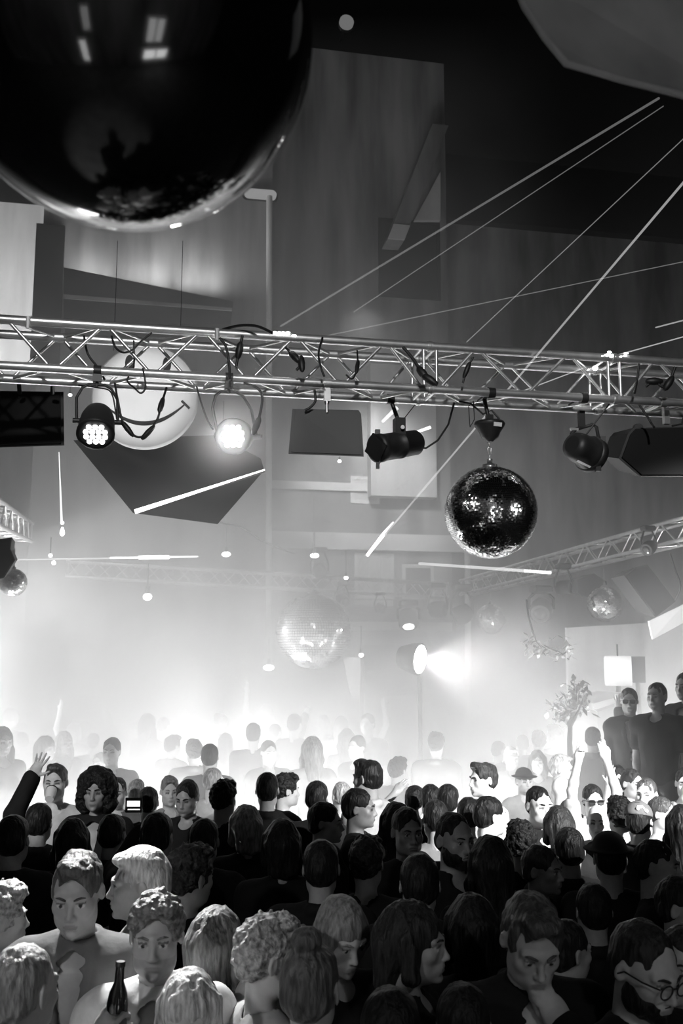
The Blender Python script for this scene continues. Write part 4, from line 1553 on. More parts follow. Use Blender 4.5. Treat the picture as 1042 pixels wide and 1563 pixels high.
        S.cap((0, -.088, -.085), (0, -.09, -.1), .012, .012, .01, False, Hd)
        bc, bq = S.mesh(max(h * .8, .0042), [(.003, (70, 70, 70), Hd)])
        np_mesh('beard', bc, bq, tone_mat('hair', beard), root)
    if glasses or shades:
        mb = MB()
        lens = MB()
        hp = lambda p: Vector(Hd.p(p))
        for s in (-1, 1):
            if shades:
                ring = [hp((s * .033 + .026 * math.copysign(abs(math.cos(a)) ** .6, math.cos(a)), -.105 + .012 * abs(math.cos(a)) ** 2 * (1 if s * math.cos(a) > 0 else 0), -.002 + .021 * math.copysign(abs(math.sin(a)) ** .6, math.sin(a)))) for a in [2 * PI * i / 16 for i in range(16)]]
                lens.prism(ring, Vector(Hd.v((0, .004, 0))))
            else:
                mb.tube([hp((s * .032 + .023 * math.cos(a), -.107, -.004 + .019 * math.sin(a))) for a in [2 * PI * i / 18 for i in range(19)]], .0024, 6)
            mb.tube([hp((s * .056, -.102, .006)), hp((s * .076, -.06, .006)), hp((s * .082, .0, .004)), hp((s * .084, .02, -.012))], .0024, 6)
        mb.tube([hp((-.010, -.108, .004)), hp((0, -.113, .007)), hp((.010, -.108, .004))], .0025, 6)
        g_ = mb.build('glasses', M['black'], root)
        g_.matrix_parent_inverse = Matrix()
        if shades:
            l_ = lens.build('glasses_lens', M['black'], g_)
            l_.matrix_parent_inverse = Matrix()
    if cap is not None:
        S = SDF()
        S.ell((0, .012, .042), (.088, .106, .088), .01, False, Hd)
        S.half((0, 0, .030), (0, .25, -1), fr=Hd)
        S.cap((-.03, -.10, .036), (.03, -.10, .036), .012, .012, .01, False, Hd)
        S.ell((0, -.135, .026), (.07, .075, .008), .008, False, Hd)
        cc, cq = S.mesh(max(h * .7, .0045))
        g_ = np_mesh('cap', cc, cq, tone_mat('cloth', cap), root)
        g_['hp'] = 1
        root['hd'] = list(Hd.R.ravel()) + list(Hd.t)
    if hat:
        S = SDF()
        S.ell((0, .012, .055), (.085, .1, .08), .01, False, Hd)
        S.half((0, 0, .04), (0, .15, -1), fr=Hd)
        S.ell((0, .0, .045), (.13, .145, .012), .01, False, Hd)
        cc, cq = S.mesh(max(h * .7, .0045))
        np_mesh('hat', cc, cq, tone_mat('cloth', .02), root)
    return root, hc, Hd, arms


def clearance(x, y, me=None):
    return min([math.hypot((x - r[5]) / .40, (y - r[4]) / .30) for r in PEOPLE if r[0] != me] + [9])


def place(root, hc, px, py, d=None, s=None, turn=0., floor=0.0, label=None, group=None):
    """stand the figure on the floor so that its head centre is seen at a pixel; turn = which way it faces (0: to the camera)"""
    r = ray(px, py)
    if d is None:
        k = -r.z / r.y                                        # drop per metre of depth
        best = None
        for f_ in (1, .96, 1.04, .92, 1.08, .88, 1.12):       # a little nearer or farther, to stand clear of the neighbours
            s_ = s * f_
            hgt = (2.45 - floor) * s_ / (.152 * k * F + .934 * s_)          # stature that shows the head s pixels high
            hgt = min(max(hgt, 1.52), 1.95)
            sc = hgt / 1.75
            z = sc * hc[2] + floor
            d = (CAM.z - z) / k
            p = CAM + r * (d / r.y)
            cl = min(clearance(p.x, p.y), 1.0) - abs(f_ - 1) * .8
            if best is None or cl > best[0]:
                best = (cl, sc, hgt, d)
        cl, sc, hgt, d = best
    else:
        z = (CAM + r * (d / r.y)).z
        sc = (z - floor) / hc[2]
        hgt = sc * 1.75
    p = CAM + r * (d / r.y)
    Rz = Matrix.Rotation(turn, 3, 'Z')
    off = Rz @ Vector((hc[0], hc[1], 0)) * sc
    root.location = (p.x - off.x, p.y - off.y, floor)
    root.rotation_euler = (0, 0, turn)
    root.scale = (sc, sc, sc)
    PEOPLE.append((label, px, py, round(hgt, 2), round(root.location.y, 2), round(root.location.x, 2)))
    if label:
        tag(root, label, 'person', group)
    return root


def world_of(root, p):
    """a body-space point in the world"""
    sc = root.scale[0]
    return Matrix.Rotation(root.rotation_euler.z, 3, 'Z') @ Vector(p) * sc + Vector(root.location)
# ================================================================== crowd
AW = PI
ARM_IN = ((.12, -.35, .55), (-.42, -.2, 1), (0, 1, 0), 'open')
FG = [
 # px, py, head px, turn, hair, hair tone, top, top tone, skin, options, label
 (117, 1362, 122, .05, 'quiff', .07, 'jacket', .13, .38, dict(pitch=.22, under=.34), 'man with dark quiff and open grey jacket looking down at lower left'),
 (213, 1350, 112, -1.42, 'swept', .50, 'shirt', .22, .48, dict(), 'man with swept fair hair in profile facing left'),
 (238, 1428, 118, .08, 'curly', .16, 'jacket', .62, .42, dict(R='mug', pitch=.05, stubble=.2, under=.36), 'curly haired man in pale jacket looking at us, holding a bottle'),
 (36, 1512, 142, 2.75, 'crop', .30, 'tee', .25, .45, dict(), 'pale cropped head cut by the bottom left corner'),
 (287, 1550, 126, .05, 'fringe', .55, 'tee', .30, .5, dict(fem=True, L='face', pitch=.2), 'fair girl with straight fringe at bottom before curly haired man'),
 (290, 1340, 95, 2.5, 'curly', .03, 'tee', .012, .42, dict(), 'dark curly head turned away behind the fair profile man'),
 (332, 1440, 116, 2.6, 'long', .22, 'tee', .10, .45, dict(fem=True), 'woman with long fair hair seen from behind right of curly haired man'),
 (410, 1462, 112, 2.0, 'curly', .34, 'tank', .42, .50, dict(fem=True, L='hair'), 'pale curly haired guest with bare arm right of long haired woman'),
 (474, 1508, 124, 2.9, 'bun', .09, 'shirt', .46, .42, dict(fem=True), 'guest with pinned up hair and pale shirt seen from behind'),
 (521, 1428, 112, .55, 'bowl', .20, 'tee', .012, .42, dict(pitch=.32), 'boy with fair bowl cut looking down to the right'),
 (630, 1440, 112, 1.35, 'bob', .02, 'tee', .012, .28, dict(fem=True), 'dim woman in profile right of the boy with bowl cut'),
 (811, 1436, 138, .12, 'quiff', .06, 'jacket', .010, .40, dict(pitch=.45, L=((.031, -.21, -.195), (-.13, .07, .2), (-.4, .6, .5), 'fist'), under=.01), 'man in black bowing his head on his hand'),
 (866, 1452, 95, 2.1, 'short', .02, 'tee', .010, .40, dict(), 'dark head half hidden behind the man resting on his hand'),
 (984, 1478, 140, .55, 'receding', .025, 'tee', .010, .42, dict(pitch=.28, beard=.012, glasses=True), 'bearded man with round glasses looking down at lower right'),
 (1040, 1472, 112, -.7, 'short', .03, 'tee', .012, .38, dict(), 'face cut by the right edge beside the bearded man'),
 (1003, 1322, 82, 1.15, 'crop', .02, 'tee', .012, .40, dict(), 'short haired man looking right above the bearded man'),
 (828, 1328, 74, .95, 'short', .03, 'tee', .012, .25, dict(), 'dim man looking right above the man resting on his hand'),
 (694, 1282, 84, .5, 'receding', .02, 'tee', .012, .35, dict(beard=.012), 'dim bearded man below the guest in grey shirt at centre'),
 (622, 1270, 74, .25, 'short', .015, 'tee', .012, .22, dict(), 'dim face left of the dim bearded man at centre'),
 (-2, 1402, 112, 2.2, 'curly', .34, 'tee', .15, .42, dict(), 'pale curly head cut by the left edge'),
 (1042, 1385, 92, 1.0, 'short', .02, 'tee', .012, .40, dict(), 'face cut by right edge below the short haired man'),
]
MID = [
 (60, 1256, 62, AW, 'short', .012, 'jacket', .010, .45, dict(L=ARM_IN), 'dark guest seen from behind raising one open hand at left'),
 (84, 1194, 58, .1, 'quiff', .06, 'tee', .55, .62, dict(R='mug'), 'man with quiff drinking from a cup beside the raised open hand'),
 (147, 1208, 62, .0, 'afro', .010, 'jacket', .012, .26, dict(fem=True), 'woman with large dark afro facing us at left'),
 (178, 1210, 48, .1, 'receding', .03, 'tee', .15, .60, dict(), 'pale face just right of the woman with afro'),
 (240, 1278, 78, AW - .1, 'short', .012, 'jacket', .010, .4, dict(L='phone'), 'dark guest seen from behind holding up a lit phone'),
 (226, 1225, 50, AW + .2, 'short', .015, 'tee', .010, .4, dict(), 'dark head just right of the lit phone'),
 (259, 1208, 46, .3, 'swept', .20, 'tee', .3, .55, dict(), 'fair man hazy in backlight behind the dark heads left of centre'),
 (285, 1218, 55, -.25, 'short', .012, 'tee', .010, .30, dict(pitch=.2), 'short haired man looking down, right of fair hazy man'),
 (326, 1193, 45, 2.6, 'crop', .25, 'tee', .35, .5, dict(), 'tall hazy head rising behind the curly silhouette'),
 (341, 1220, 55, AW - .3, 'curly', .010, 'tee', .010, .35, dict(), 'curly black silhouette below the tall hazy head'),
 (375, 1262, 66, AW + .3, 'bob', .20, 'tee', .012, .45, dict(fem=True), 'bobbed head with lit right edge seen from behind'),
 (408, 1206, 56, AW, 'short', .012, 'jacket', .010, .35, dict(), 'left one of a close pair of dark heads at centre left'),
 (436, 1207, 56, 2.0, 'curly', .012, 'tee', .010, .35, dict(), 'curly right one of a close pair of dark heads'),
 (484, 1219, 54, AW - .2, 'short', .010, 'tee', .010, .35, dict(), 'dark head left of the tallest silhouette'),
 (497, 1256, 64, 1.4, 'short', .010, 'jacket', .010, .28, dict(), 'dark profile below the head left of tallest silhouette'),
 (560, 1188, 58, -2.2, 'quiff', .010, 'shirt', .35, .25, dict(), 'tallest black silhouette at centre with pale shirt'),
 (548, 1234, 62, 1.45, 'short', .010, 'tee', .010, .20, dict(), 'dark bearded profile facing right below tallest silhouette'),
 (604, 1258, 66, AW + .2, 'long', .012, 'tee', .010, .35, dict(fem=True), 'long dark hair seen from behind right of the dark profile'),
 (634, 1222, 48, AW - .4, 'short', .010, 'tee', .010, .35, dict(L='reach'), 'dark head with arm reaching up left at centre'),
 (657, 1222, 46, AW, 'short', .012, 'tee', .010, .40, dict(), 'small dark head, middle of a row of three right of centre'),
 (684, 1223, 50, 2.9, 'crop', .015, 'tee', .012, .40, dict(), 'small dark head at the right end of the row of three'),
 (715, 1245, 58, AW, 'short', .010, 'tee', .010, .35, dict(), 'black head below the big brightly lit man with quiff'),
 (664, 1250, 60, AW + .1, 'crop', .012, 'tee', .16, .40, dict(), 'guest in grey shirt from behind above the dim bearded man'),
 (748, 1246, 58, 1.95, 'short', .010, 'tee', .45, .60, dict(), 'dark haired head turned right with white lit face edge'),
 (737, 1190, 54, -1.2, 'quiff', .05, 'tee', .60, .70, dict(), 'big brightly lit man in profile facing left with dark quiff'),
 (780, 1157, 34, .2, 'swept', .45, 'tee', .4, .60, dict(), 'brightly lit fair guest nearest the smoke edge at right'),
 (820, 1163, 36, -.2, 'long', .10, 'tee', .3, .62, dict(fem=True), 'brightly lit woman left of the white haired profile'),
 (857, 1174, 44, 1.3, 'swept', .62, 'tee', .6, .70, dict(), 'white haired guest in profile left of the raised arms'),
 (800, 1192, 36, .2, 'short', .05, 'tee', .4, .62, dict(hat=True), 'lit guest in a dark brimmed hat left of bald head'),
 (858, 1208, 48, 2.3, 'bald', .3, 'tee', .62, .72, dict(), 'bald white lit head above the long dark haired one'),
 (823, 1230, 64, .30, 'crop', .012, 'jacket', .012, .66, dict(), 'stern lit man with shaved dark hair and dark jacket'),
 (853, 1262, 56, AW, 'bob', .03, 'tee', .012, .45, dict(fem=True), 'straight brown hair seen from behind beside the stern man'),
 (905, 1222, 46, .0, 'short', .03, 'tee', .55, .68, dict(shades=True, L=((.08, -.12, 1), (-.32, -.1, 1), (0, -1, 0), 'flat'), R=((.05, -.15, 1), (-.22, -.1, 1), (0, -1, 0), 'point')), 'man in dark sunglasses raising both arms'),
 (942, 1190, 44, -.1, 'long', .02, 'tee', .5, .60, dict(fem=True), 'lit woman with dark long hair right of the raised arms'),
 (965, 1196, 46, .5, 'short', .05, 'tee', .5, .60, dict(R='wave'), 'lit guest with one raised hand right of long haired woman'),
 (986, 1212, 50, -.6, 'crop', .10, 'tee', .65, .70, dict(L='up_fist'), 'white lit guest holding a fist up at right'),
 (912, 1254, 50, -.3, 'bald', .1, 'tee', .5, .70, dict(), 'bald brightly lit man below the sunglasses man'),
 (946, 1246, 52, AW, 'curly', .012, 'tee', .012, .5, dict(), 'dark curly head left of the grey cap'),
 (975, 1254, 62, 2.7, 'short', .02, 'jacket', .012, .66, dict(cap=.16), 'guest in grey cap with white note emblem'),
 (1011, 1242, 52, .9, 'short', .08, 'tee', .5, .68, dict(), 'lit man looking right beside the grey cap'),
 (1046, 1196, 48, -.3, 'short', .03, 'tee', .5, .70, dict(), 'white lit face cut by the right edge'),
 (1042, 1262, 66, 2.9, 'long', .012, 'tee', .012, .5, dict(fem=True), 'long dark hair at the right edge below the white lit face'),
 # dark guests between the lit row and the near row
 (20, 1282, 78, AW, 'short', .012, 'jacket', .010, .35, dict(), 'dark guest seen from behind in the left edge shadow'),
 (110, 1284, 76, AW + .2, 'long', .012, 'tee', .010, .35, dict(fem=True), 'dark long hair from behind below the woman with afro'),
 (172, 1274, 70, AW - .2, 'short', .012, 'jacket', .010, .35, dict(), 'dark guest from behind below the lit phone'),
 (312, 1284, 74, AW, 'short', .012, 'tee', .010, .35, dict(), 'dark guest from behind left of the bobbed head'),
 (430, 1290, 78, AW + .1, 'bob', .012, 'tee', .010, .35, dict(fem=True), 'dark bob from behind below the close pair of heads'),
 (490, 1325, 88, AW, 'short', .012, 'jacket', .010, .35, dict(), 'dark guest from behind above the boy with bowl cut'),
 (560, 1318, 86, AW - .2, 'curly', .012, 'tee', .010, .35, dict(), 'dark curly guest from behind below the long dark hair'),
 (640, 1350, 96, AW, 'short', .012, 'jacket', .010, .35, dict(), 'dark guest from behind above the dim woman in profile'),
 (748, 1320, 84, AW + .1, 'long', .012, 'tee', .010, .35, dict(fem=True), 'dark long hair from behind left of dim man looking right'),
 (795, 1288, 68, AW, 'curly', .012, 'tee', .010, .35, dict(), 'dark curly head from behind below the stern lit man'),
 (868, 1298, 72, AW, 'short', .012, 'jacket', .010, .35, dict(), 'dark guest from behind below straight brown hair'),
 (930, 1310, 78, AW - .1, 'short', .012, 'tee', .010, .35, dict(hat=True), 'dark guest with brimmed hat from behind below grey cap'),
 (905, 1390, 96, AW, 'short', .012, 'jacket', .010, .30, dict(), 'black guest from behind above bearded man with glasses'),
 (720, 1420, 108, AW, 'bob', .012, 'tee', .010, .30, dict(fem=True), 'black bob from behind left of the man resting on hand'),
 (596, 1580, 128, AW, 'short', .012, 'jacket', .010, .30, dict(), 'black guest from behind below the boy with bowl cut'),
 (706, 1566, 134, AW, 'short', .012, 'jacket', .010, .30, dict(), 'black guest from behind at the bottom centre right'),
 # dim guests at the smoke edge on the right
 (762, 1146, 31, 2.0, 'short', .02, 'tee', .012, .3, dict(), 'dim guest at the smoke edge, leftmost of five by the tree'),
 (797, 1136, 31, AW, 'short', .02, 'tee', .012, .3, dict(), 'dim guest at the smoke edge, second of five by the tree'),
 (822, 1132, 33, AW, 'curly', .02, 'tee', .012, .3, dict(), 'dim curly guest at the smoke edge, third of five'),
 (846, 1122, 33, AW + .3, 'curly', .02, 'tee', .012, .3, dict(), 'dim curly guest at the smoke edge, fourth of five'),
 (867, 1124, 33, AW, 'short', .02, 'tee', .012, .3, dict(), 'dim guest at the smoke edge, nearest the tree trunk'),
 (905, 1128, 39, AW - .4, 'short', .02, 'jacket', .03, .4, dict(R='up'), 'dim guest with arm up holding a glass before bar hut'),
 # hazy guests at the left in the smoke
 (98, 1134, 36, .8, 'long', .50, 'tank', .5, .62, dict(fem=True), 'hazy blond woman standing in the smoke at left'),
 (70, 1142, 38, 1.2, 'long', .08, 'tee', .1, .4, dict(fem=True), 'hazy dark long haired guest left of the blond woman'),
 (3, 1132, 46, .8, 'long', .12, 'tee', .2, .5, dict(fem=True), 'hazy long haired guest cut by the left edge'),
 (152, 1165, 34, -.3, 'short', .10, 'tee', .3, .5, dict(L='mug'), 'hazy guest lifting a hand right of the blond woman'),
 (208, 1212, 40, AW, 'swept', .30, 'tee', .3, .5, dict(), 'hazy fair head right of the pale face'),
 (520, 1215, 42, AW + .4, 'short', .3, 'tee', .5, .6, dict(), 'white hazy guest just left of tallest silhouette'),
]
TERRACE = [
 (960, 1070, 9.35, -.3, 'short', .02, 'jacket', .03, .35, dict(shades=True), 'dim man with dark glasses standing on the terrace'),
 (1002, 1063, 8.85, -.75, 'crop', .015, 'tee', .010, .30, dict(broad=1.15), 'large man in black tee shirt standing on the terrace'),
 (1046, 1048, 9.2, -.9, 'short', .015, 'jacket', .010, .30, dict(), 'dark guest at the right edge behind the large man'),
]
FIG = {}
for rows, hh, fl in ((FG, .0045, 0), (MID, .0085, 0), (TERRACE, .0085, .5)):
    for px, py, s_, turn, hair, ht, top, tt, skin, opt, lab in rows:
        h_ = hh
        if hh > .008 and ('L' in opt or 'R' in opt) and s_ < 90:
            h_ = .0065
        root, hc, Hd, arms = make_person(h=h_, hair=hair, ht=ht, top=top, tt=tt, skin=skin, full=(hh < .007), **opt)
        place(root, hc, px, py, d=(s_ if fl else None), s=s_, turn=turn, floor=fl, label=lab)
        FIG[lab] = (root, Hd, arms)

# guests deep in the smoke: a few figures, copied
rn = random.Random(11)
protos = []
for k, (hair, top, opt) in enumerate((('short', 'tee', {}), ('long', 'tee', dict(fem=True)), ('curly', 'shirt', {}), ('bob', 'tank', dict(fem=True, L='up')), ('crop', 'jacket', dict(R='up_fist')), ('short', 'tee', dict(L='wave')))):
    protos.append(make_person(h=.013, hair=hair, ht=(.03, .15, .02, .3, .04, .08)[k], top=top, tt=(.05, .3, .1, .5, .03, .3)[k], skin=.45, full=False, **opt))
used = set()
spots = []
row = [(d_, px) for d_ in (9.2, 10.1, 11.0, 12.0, 13.0, 14.2) for px in range(40, 760, int(1520 * .85 / d_))]
for d_, px in row:
    px = px + rn.uniform(-22, 22)
    d_ = d_ + rn.uniform(-.25, .25)
    if px > 640 and d_ > 10.5:
        continue
    hgt = rn.uniform(1.6, 1.88)
    X = (px - 521) / F * d_
    if any(abs(X - x) < .5 and abs(d_ - y) < .45 for x, y in spots) or any(abs(X - r[5]) < .5 and abs(d_ - r[4]) < .5 for r in PEOPLE):
        continue
    k = rn.choice((0, 0, 1, 1, 2, 2, 3, 4, 5)) if d_ > 12.4 else rn.choice((0, 1, 2))
    root, hc, Hd, arms = protos[k]
    if k in used:
        root = copy_tree(root)
    used.add(k)
    sc = hgt / 1.75
    root.location = (X, d_, 0)
    root.rotation_euler = (0, 0, rn.choice((AW, AW, 0)) + rn.uniform(-.7, .7))
    root.scale = (sc, sc, sc)
    tag(root, 'indistinct guest half lost in the bright stage smoke', 'person', 'guests deep in the smoke')
    spots.append((X, d_))
for k, (root, *_x) in enumerate(protos):
    if k not in used:
        for ch in list(root.children):
            bpy.data.objects.remove(ch)
        bpy.data.objects.remove(root)

# ---- things in hands
root, Hd, arms = FIG['curly haired man in pale jacket looking at us, holding a bottle']
sh, el, wr, d_, n_, _p = arms[-1]
c = world_of(root, wr + d_ * .085 + n_ / np.linalg.norm(n_) * .030)
t = thing('beer_bottle', c, 'dark beer bottle held before the curly haired man', 'bottle')
MB().lathe([(.028, -.10), (.031, -.095), (.031, .03), (.026, .06), (.014, .09), (.0125, .135)], c, (.05, 0, 1), 20).build('glass', mat('bottle_glass', .015, .08), t)
MB().lathe([(.0145, .132), (.0145, .145), (.012, .146)], c, (.05, 0, 1), 16).build('crown_cap', M['black'], t)
MB().lathe([(.0315, -.07), (.0315, .01)], c, (.05, 0, 1), 20, cap=False).build('paper_label', mat('bottle_label', .12, .6), t)
root, Hd, arms = FIG['man with quiff drinking from a cup beside the raised open hand']
c = world_of(root, Hd.p((0, -.15, -.062)))
t = thing('drinking_cup', c, 'pale cup at the mouth of the man with quiff', 'cup')
MB().lathe([(.028, -.05), (.038, .05)], c, (-.1, .85, .5), 18).build('cup_body', M['white'], t)
MB().lathe([(.0385, .043), (.0395, .052)], c, (-.1, .85, .5), 18).build('rim', M['black'], t)
dP = FIG['dark guest seen from behind holding up a lit phone'][0].location.y + .33
a, b = at(194, 1236, dP), at(214, 1222, dP)
t = thing('mobile_phone', (a + b) / 2, 'lit mobile phone held up among dark heads at left', 'phone')
MB().box((a + b) / 2, ((b - a).x + .02, .009, (b - a).z + .03), bev=.003).build('case', M['black'], t)
cc = (a + b) / 2 - Vector((0, .0055, 0))
MB().box(cc + Vector((0, 0, .008)), ((b - a).x, .001, (b - a).z * .62)).build('screen', emit('phone_screen', 1.6), t)
MB().box(cc - Vector((-.002, 0, .021)), ((b - a).x * .95, .001, (b - a).z * .12)).build('screen_bar', emit('phone_bar', 1.2), t)
# white note emblem on the grey cap
root, Hd, arms = FIG['guest in grey cap with white note emblem']
cp = [ch for ch in root.children if ch.name.startswith('cap')][0]
def on_cap(u, v):
    th, ph = u, v
    return Vector(Hd.p((.089 * math.cos(ph) * math.sin(th), .012 + .107 * math.cos(ph) * math.cos(th), .042 + .089 * math.sin(ph))))
mb = MB()
for pts, r in (([(-.75, .42), (-.70, .52), (-.62, .75)], .006), ([(-.62, .75), (-.40, .72), (-.12, .74)], .009), ([(-.12, .74), (-.10, .62)], .007)):
    mb.tube([on_cap(*p) for p in pts], r, 6)
mb.ball(on_cap(-.80, .42), .014, 10, 8).ball(on_cap(-.14, .60), .012, 10, 8)
e_ = mb.build('emblem', M['white'], cp)
e_.matrix_parent_inverse = Matrix()
if 'hp' in cp:
    del cp['hp']
for o in bpy.data.objects:
    if 'hd' in o:
        del o['hd']
root, Hd, arms = FIG['dim guest with arm up holding a glass before bar hut']
sh, el, wr, d_, n_, _p = arms[-1]
c = world_of(root, wr + d_ * .10 + unit(n_) * .04)
t = thing('drinking_glass', c, 'small pale glass held up before the bar hut', 'glass')
MB().lathe([(.03, -.05), (.035, .06)], c, (0, 0, 1), 16).build('glass_body', M['white'], t)
# ==================================================== haze and lights
def haze(name, lo, hi, density, zscale, nscale, namt, step=1.0, g=0.0, upper=.16):
    c = (Vector(lo) + Vector(hi)) / 2
    s = Vector(hi) - Vector(lo)
    m, t, out = nt(name + '_material')
    vs = t.nodes.new('ShaderNodeVolumeScatter')
    vs.inputs['Color'].default_value = grey(1)
    vs.inputs['Anisotropy'].default_value = g
    co = t.nodes.new('ShaderNodeNewGeometry')
    sep = t.nodes.new('ShaderNodeSeparateXYZ')
    t.links.new(co.outputs['Position'], sep.inputs[0])
    def layer(hh, amt):
        ex = t.nodes.new('ShaderNodeMath'); ex.operation = 'MULTIPLY'; ex.inputs[1].default_value = -1.0 / hh
        t.links.new(sep.outputs[2], ex.inputs[0])
        e2 = t.nodes.new('ShaderNodeMath'); e2.operation = 'EXPONENT'
        t.links.new(ex.outputs[0], e2.inputs[0])
        m2 = t.nodes.new('ShaderNodeMath'); m2.operation = 'MULTIPLY'; m2.inputs[1].default_value = amt
        t.links.new(e2.outputs[0], m2.inputs[0])
        return m2
    low, high = layer(zscale, 1.0), layer(zscale * 4, upper / density)
    rx = t.nodes.new('ShaderNodeMapRange'); rx.interpolation_type = 'SMOOTHSTEP'
    rx.inputs[1].default_value = .3; rx.inputs[2].default_value = 2.4; rx.inputs[3].default_value = 1.0; rx.inputs[4].default_value = .05
    t.links.new(sep.outputs[0], rx.inputs[0])
    hx = t.nodes.new('ShaderNodeMath'); hx.operation = 'MULTIPLY'
    t.links.new(high.outputs[0], hx.inputs[0]); t.links.new(rx.outputs[0], hx.inputs[1])
    e2 = t.nodes.new('ShaderNodeMath'); e2.operation = 'ADD'
    t.links.new(low.outputs[0], e2.inputs[0]); t.links.new(hx.outputs[0], e2.inputs[1])
    nz = t.nodes.new('ShaderNodeTexNoise'); nz.inputs['Scale'].default_value = nscale; nz.inputs['Detail'].default_value = 3
    t.links.new(co.outputs['Position'], nz.inputs['Vector'])
    mr = t.nodes.new('ShaderNodeMapRange')
    mr.inputs[1].default_value = .32; mr.inputs[2].default_value = .68
    mr.inputs[3].default_value = density * (1 - namt); mr.inputs[4].default_value = density * (1 + namt)
    t.links.new(nz.outputs[0], mr.inputs[0])
    mu = t.nodes.new('ShaderNodeMath'); mu.operation = 'MULTIPLY'
    t.links.new(e2.outputs[0], mu.inputs[0]); t.links.new(mr.outputs[0], mu.inputs[1])
    t.links.new(mu.outputs[0], vs.inputs['Density'])
    t.links.new(vs.outputs[0], out.inputs['Volume'])
    m.cycles.volume_step_rate = step
    o = MB().box(c, s).build(name, m)
    return o


SC.cycles.volume_bounces = 0
SC.cycles.max_bounces = 5
SC.cycles.diffuse_bounces = 2
SC.cycles.glossy_bounces = 3
SC.cycles.transparent_max_bounces = 16
h = haze('stage_smoke', (-8, 7.9, .02), (7.0, 17.0, 8.0), .85, 1.3, .6, .7, 1.0, .2, .21)
tag(h, 'pale stage smoke filling the yard behind the crowd', 'smoke', kind='stuff')

# unseen lights added low among the dancers to brighten the smoke
for i, (x, y, pw) in enumerate(((-3.4, 9.2, 290), (-1.7, 9.8, 300), (.1, 9.2, 260), (1.5, 9.8, 150), (-4.4, 12.0, 800), (-1.4, 12.4, 760), (2.8, 11.8, 700))):
    area('smoke_fill', (x, y, .3), (x, y + .5, 3), pw, 1.2, .5)
c, ax = FLOOD
spot('floodlight_lamp', c + ax * .08, c + ax * 3 - Z * .25, 260, 110, 1, .1)
point('lantern_lamp', LANTERN + Vector((-.02, 0, .02)), 1.6, .04)
# strip light lying on top of the canopy on the left wall
p = facade(228, 422, LB + .42)
area('canopy_uplight', p, p + Z + V * .45, 32, 2.7, .15)
spot('wall_sky_fill', at(-60, 560, 22), at(10, 420, 25.5), 1700, 70, .4, .2)  # unseen light added to brighten the pale sky panel
spot('disc_fill', Vector((-2.2, 5.9, 4.6)), at(222, 606, 8.7), 420, 22, .6, .1)  # unseen light added to brighten the smiling disc
# unseen lights added to brighten the facade and the right wall
spot('facade_fill', Vector((.3, 14.5, 8.6)), facade(560, 745), 2200, 38, 1, .2)
spot('right_wall_fill', Vector((1.6, 12.5, 8.4)), Vector((4.6, 19, 5.0)), 420, 62, 1, .2)
# lamps on the truss
c, ax = parA[1], parA[2]
spot('led_lamp_left', c + ax * .03, c + ax * 3, 950, 36, .6, .06)
c, ax = parB[1], parB[2]
spot('led_lamp_right', c + ax * .03, c + ax * 3, 10, 60, .6, .06)
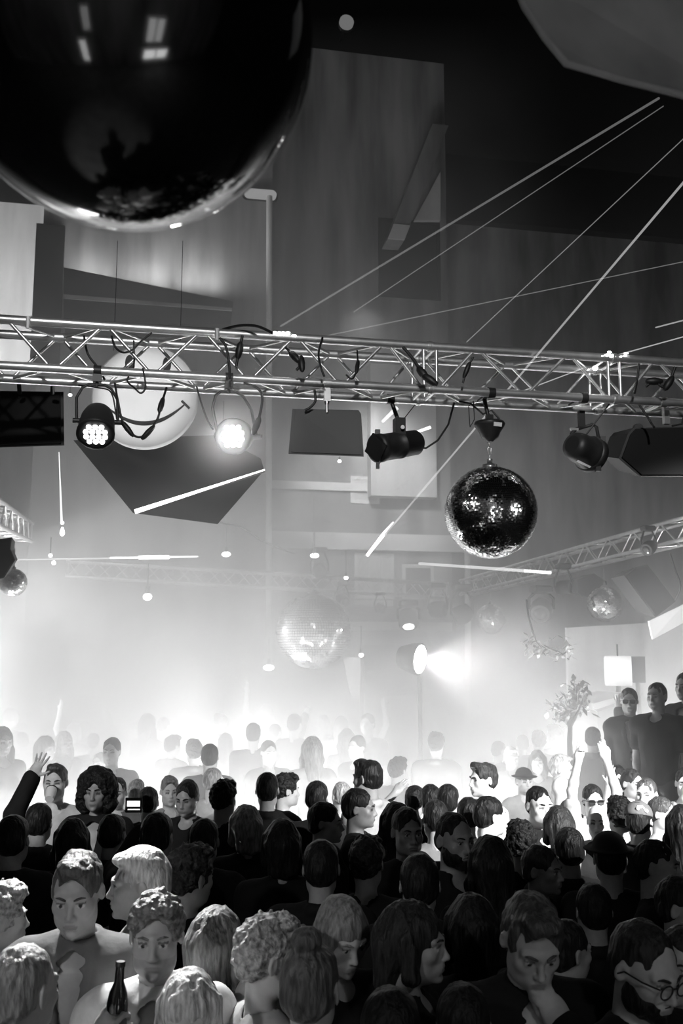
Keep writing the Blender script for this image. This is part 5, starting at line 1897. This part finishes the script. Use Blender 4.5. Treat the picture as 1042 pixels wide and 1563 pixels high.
# unseen lights added on the camera side to light the guests
spot('guest_spot_right', Vector((4.5, 1.0, 5.0)), Vector((1.5, 7.0, 1.5)), 7500, 27, .4, .06)
spot('guest_spot_left', Vector((-3.6, .2, 4.6)), Vector((-1.75, 6.5, 1.8)), 1300, 11, .5, .06)
spot('guest_front_left', Vector((-2.6, -.6, 4.0)), Vector((-.7, 2.95, 1.6)), 200, 26, .8, .12)
spot('guest_front_right', Vector((1.6, -1.2, 4.2)), Vector((.75, 2.8, 1.55)), 80, 24, .8, .12)
for x in (-1.25, -.1, 1.0, 1.9):
    spot('truss_fill', Vector((x * .5, -1.4, 6.2)), Vector((x, 5.25 + .2 * x, 4.1)), 900, 11, .5, .15)  # unseen lights added to brighten the stage truss
spot('shade_fill', Vector((.1, -.4, 2.9)), Vector((1.0, 1.5, 4.0)), 9, 50, .8, .1)  # unseen light added to lift the cloth shade out of black
# ball of haze added to make the glow round the glaring lamp
m, t, out = nt('lamp_haze_material')
vs = t.nodes.new('ShaderNodeVolumeScatter')
vs.inputs['Color'].default_value = grey(1)
co = t.nodes.new('ShaderNodeTexCoord')
ln = t.nodes.new('ShaderNodeVectorMath'); ln.operation = 'LENGTH'
t.links.new(co.outputs['Object'], ln.inputs[0])
mr = t.nodes.new('ShaderNodeMapRange'); mr.interpolation_type = 'SMOOTHSTEP'
mr.inputs[1].default_value = .0; mr.inputs[2].default_value = .42; mr.inputs[3].default_value = 1.7; mr.inputs[4].default_value = 0
t.links.new(ln.outputs['Value'], mr.inputs[0])
t.links.new(mr.outputs[0], vs.inputs['Density'])
t.links.new(vs.outputs[0], out.inputs['Volume'])
o = MB().ball((0, 0, 0), .44, 24, 16).build('lamp_haze', m, loc=parB[1] - Vector((0, .02, 0)))
tag(o, 'small glow around the glaring lamp, made by an added haze ball', 'smoke', kind='stuff')
point('led_lamp_glow', parB[1] + parB[2] * .05, 4.0, .03)  # added point light that makes the haze ball glow

spot('house_wall_fill', Vector((0, .6, 5.6)), Vector((0, -1.74, 3.8)), 200, 120, .8, .1)  # added light, brightens the house wall for the mirror ball's reflections

spot('smoke_fill_left', Vector((-6.8, 12.4, 2.8)), Vector((0, 12.2, 2.6)), 4200, 70, 1, .2)  # unseen light added beyond the left edge to brighten the smoke
spot('smoke_fill_right', Vector((6.6, 12.0, 2.6)), Vector((1.6, 11.6, 2.0)), 800, 50, 1, .2)  # its weaker counterpart, added on the right for the smoke there

# unseen lights added to put sparkle on the large mirror ball
B0 = at(749, 782, s_ball)
for p, w_ in ((Vector((3.4, 3.4, 3.3)), 160), (Vector((-2.6, 2.6, 4.4)), 160), (Vector((1.2, .2, 2.9)), 60)):
    spot('ball_fill', p, B0, w_, 12, .4, .1)
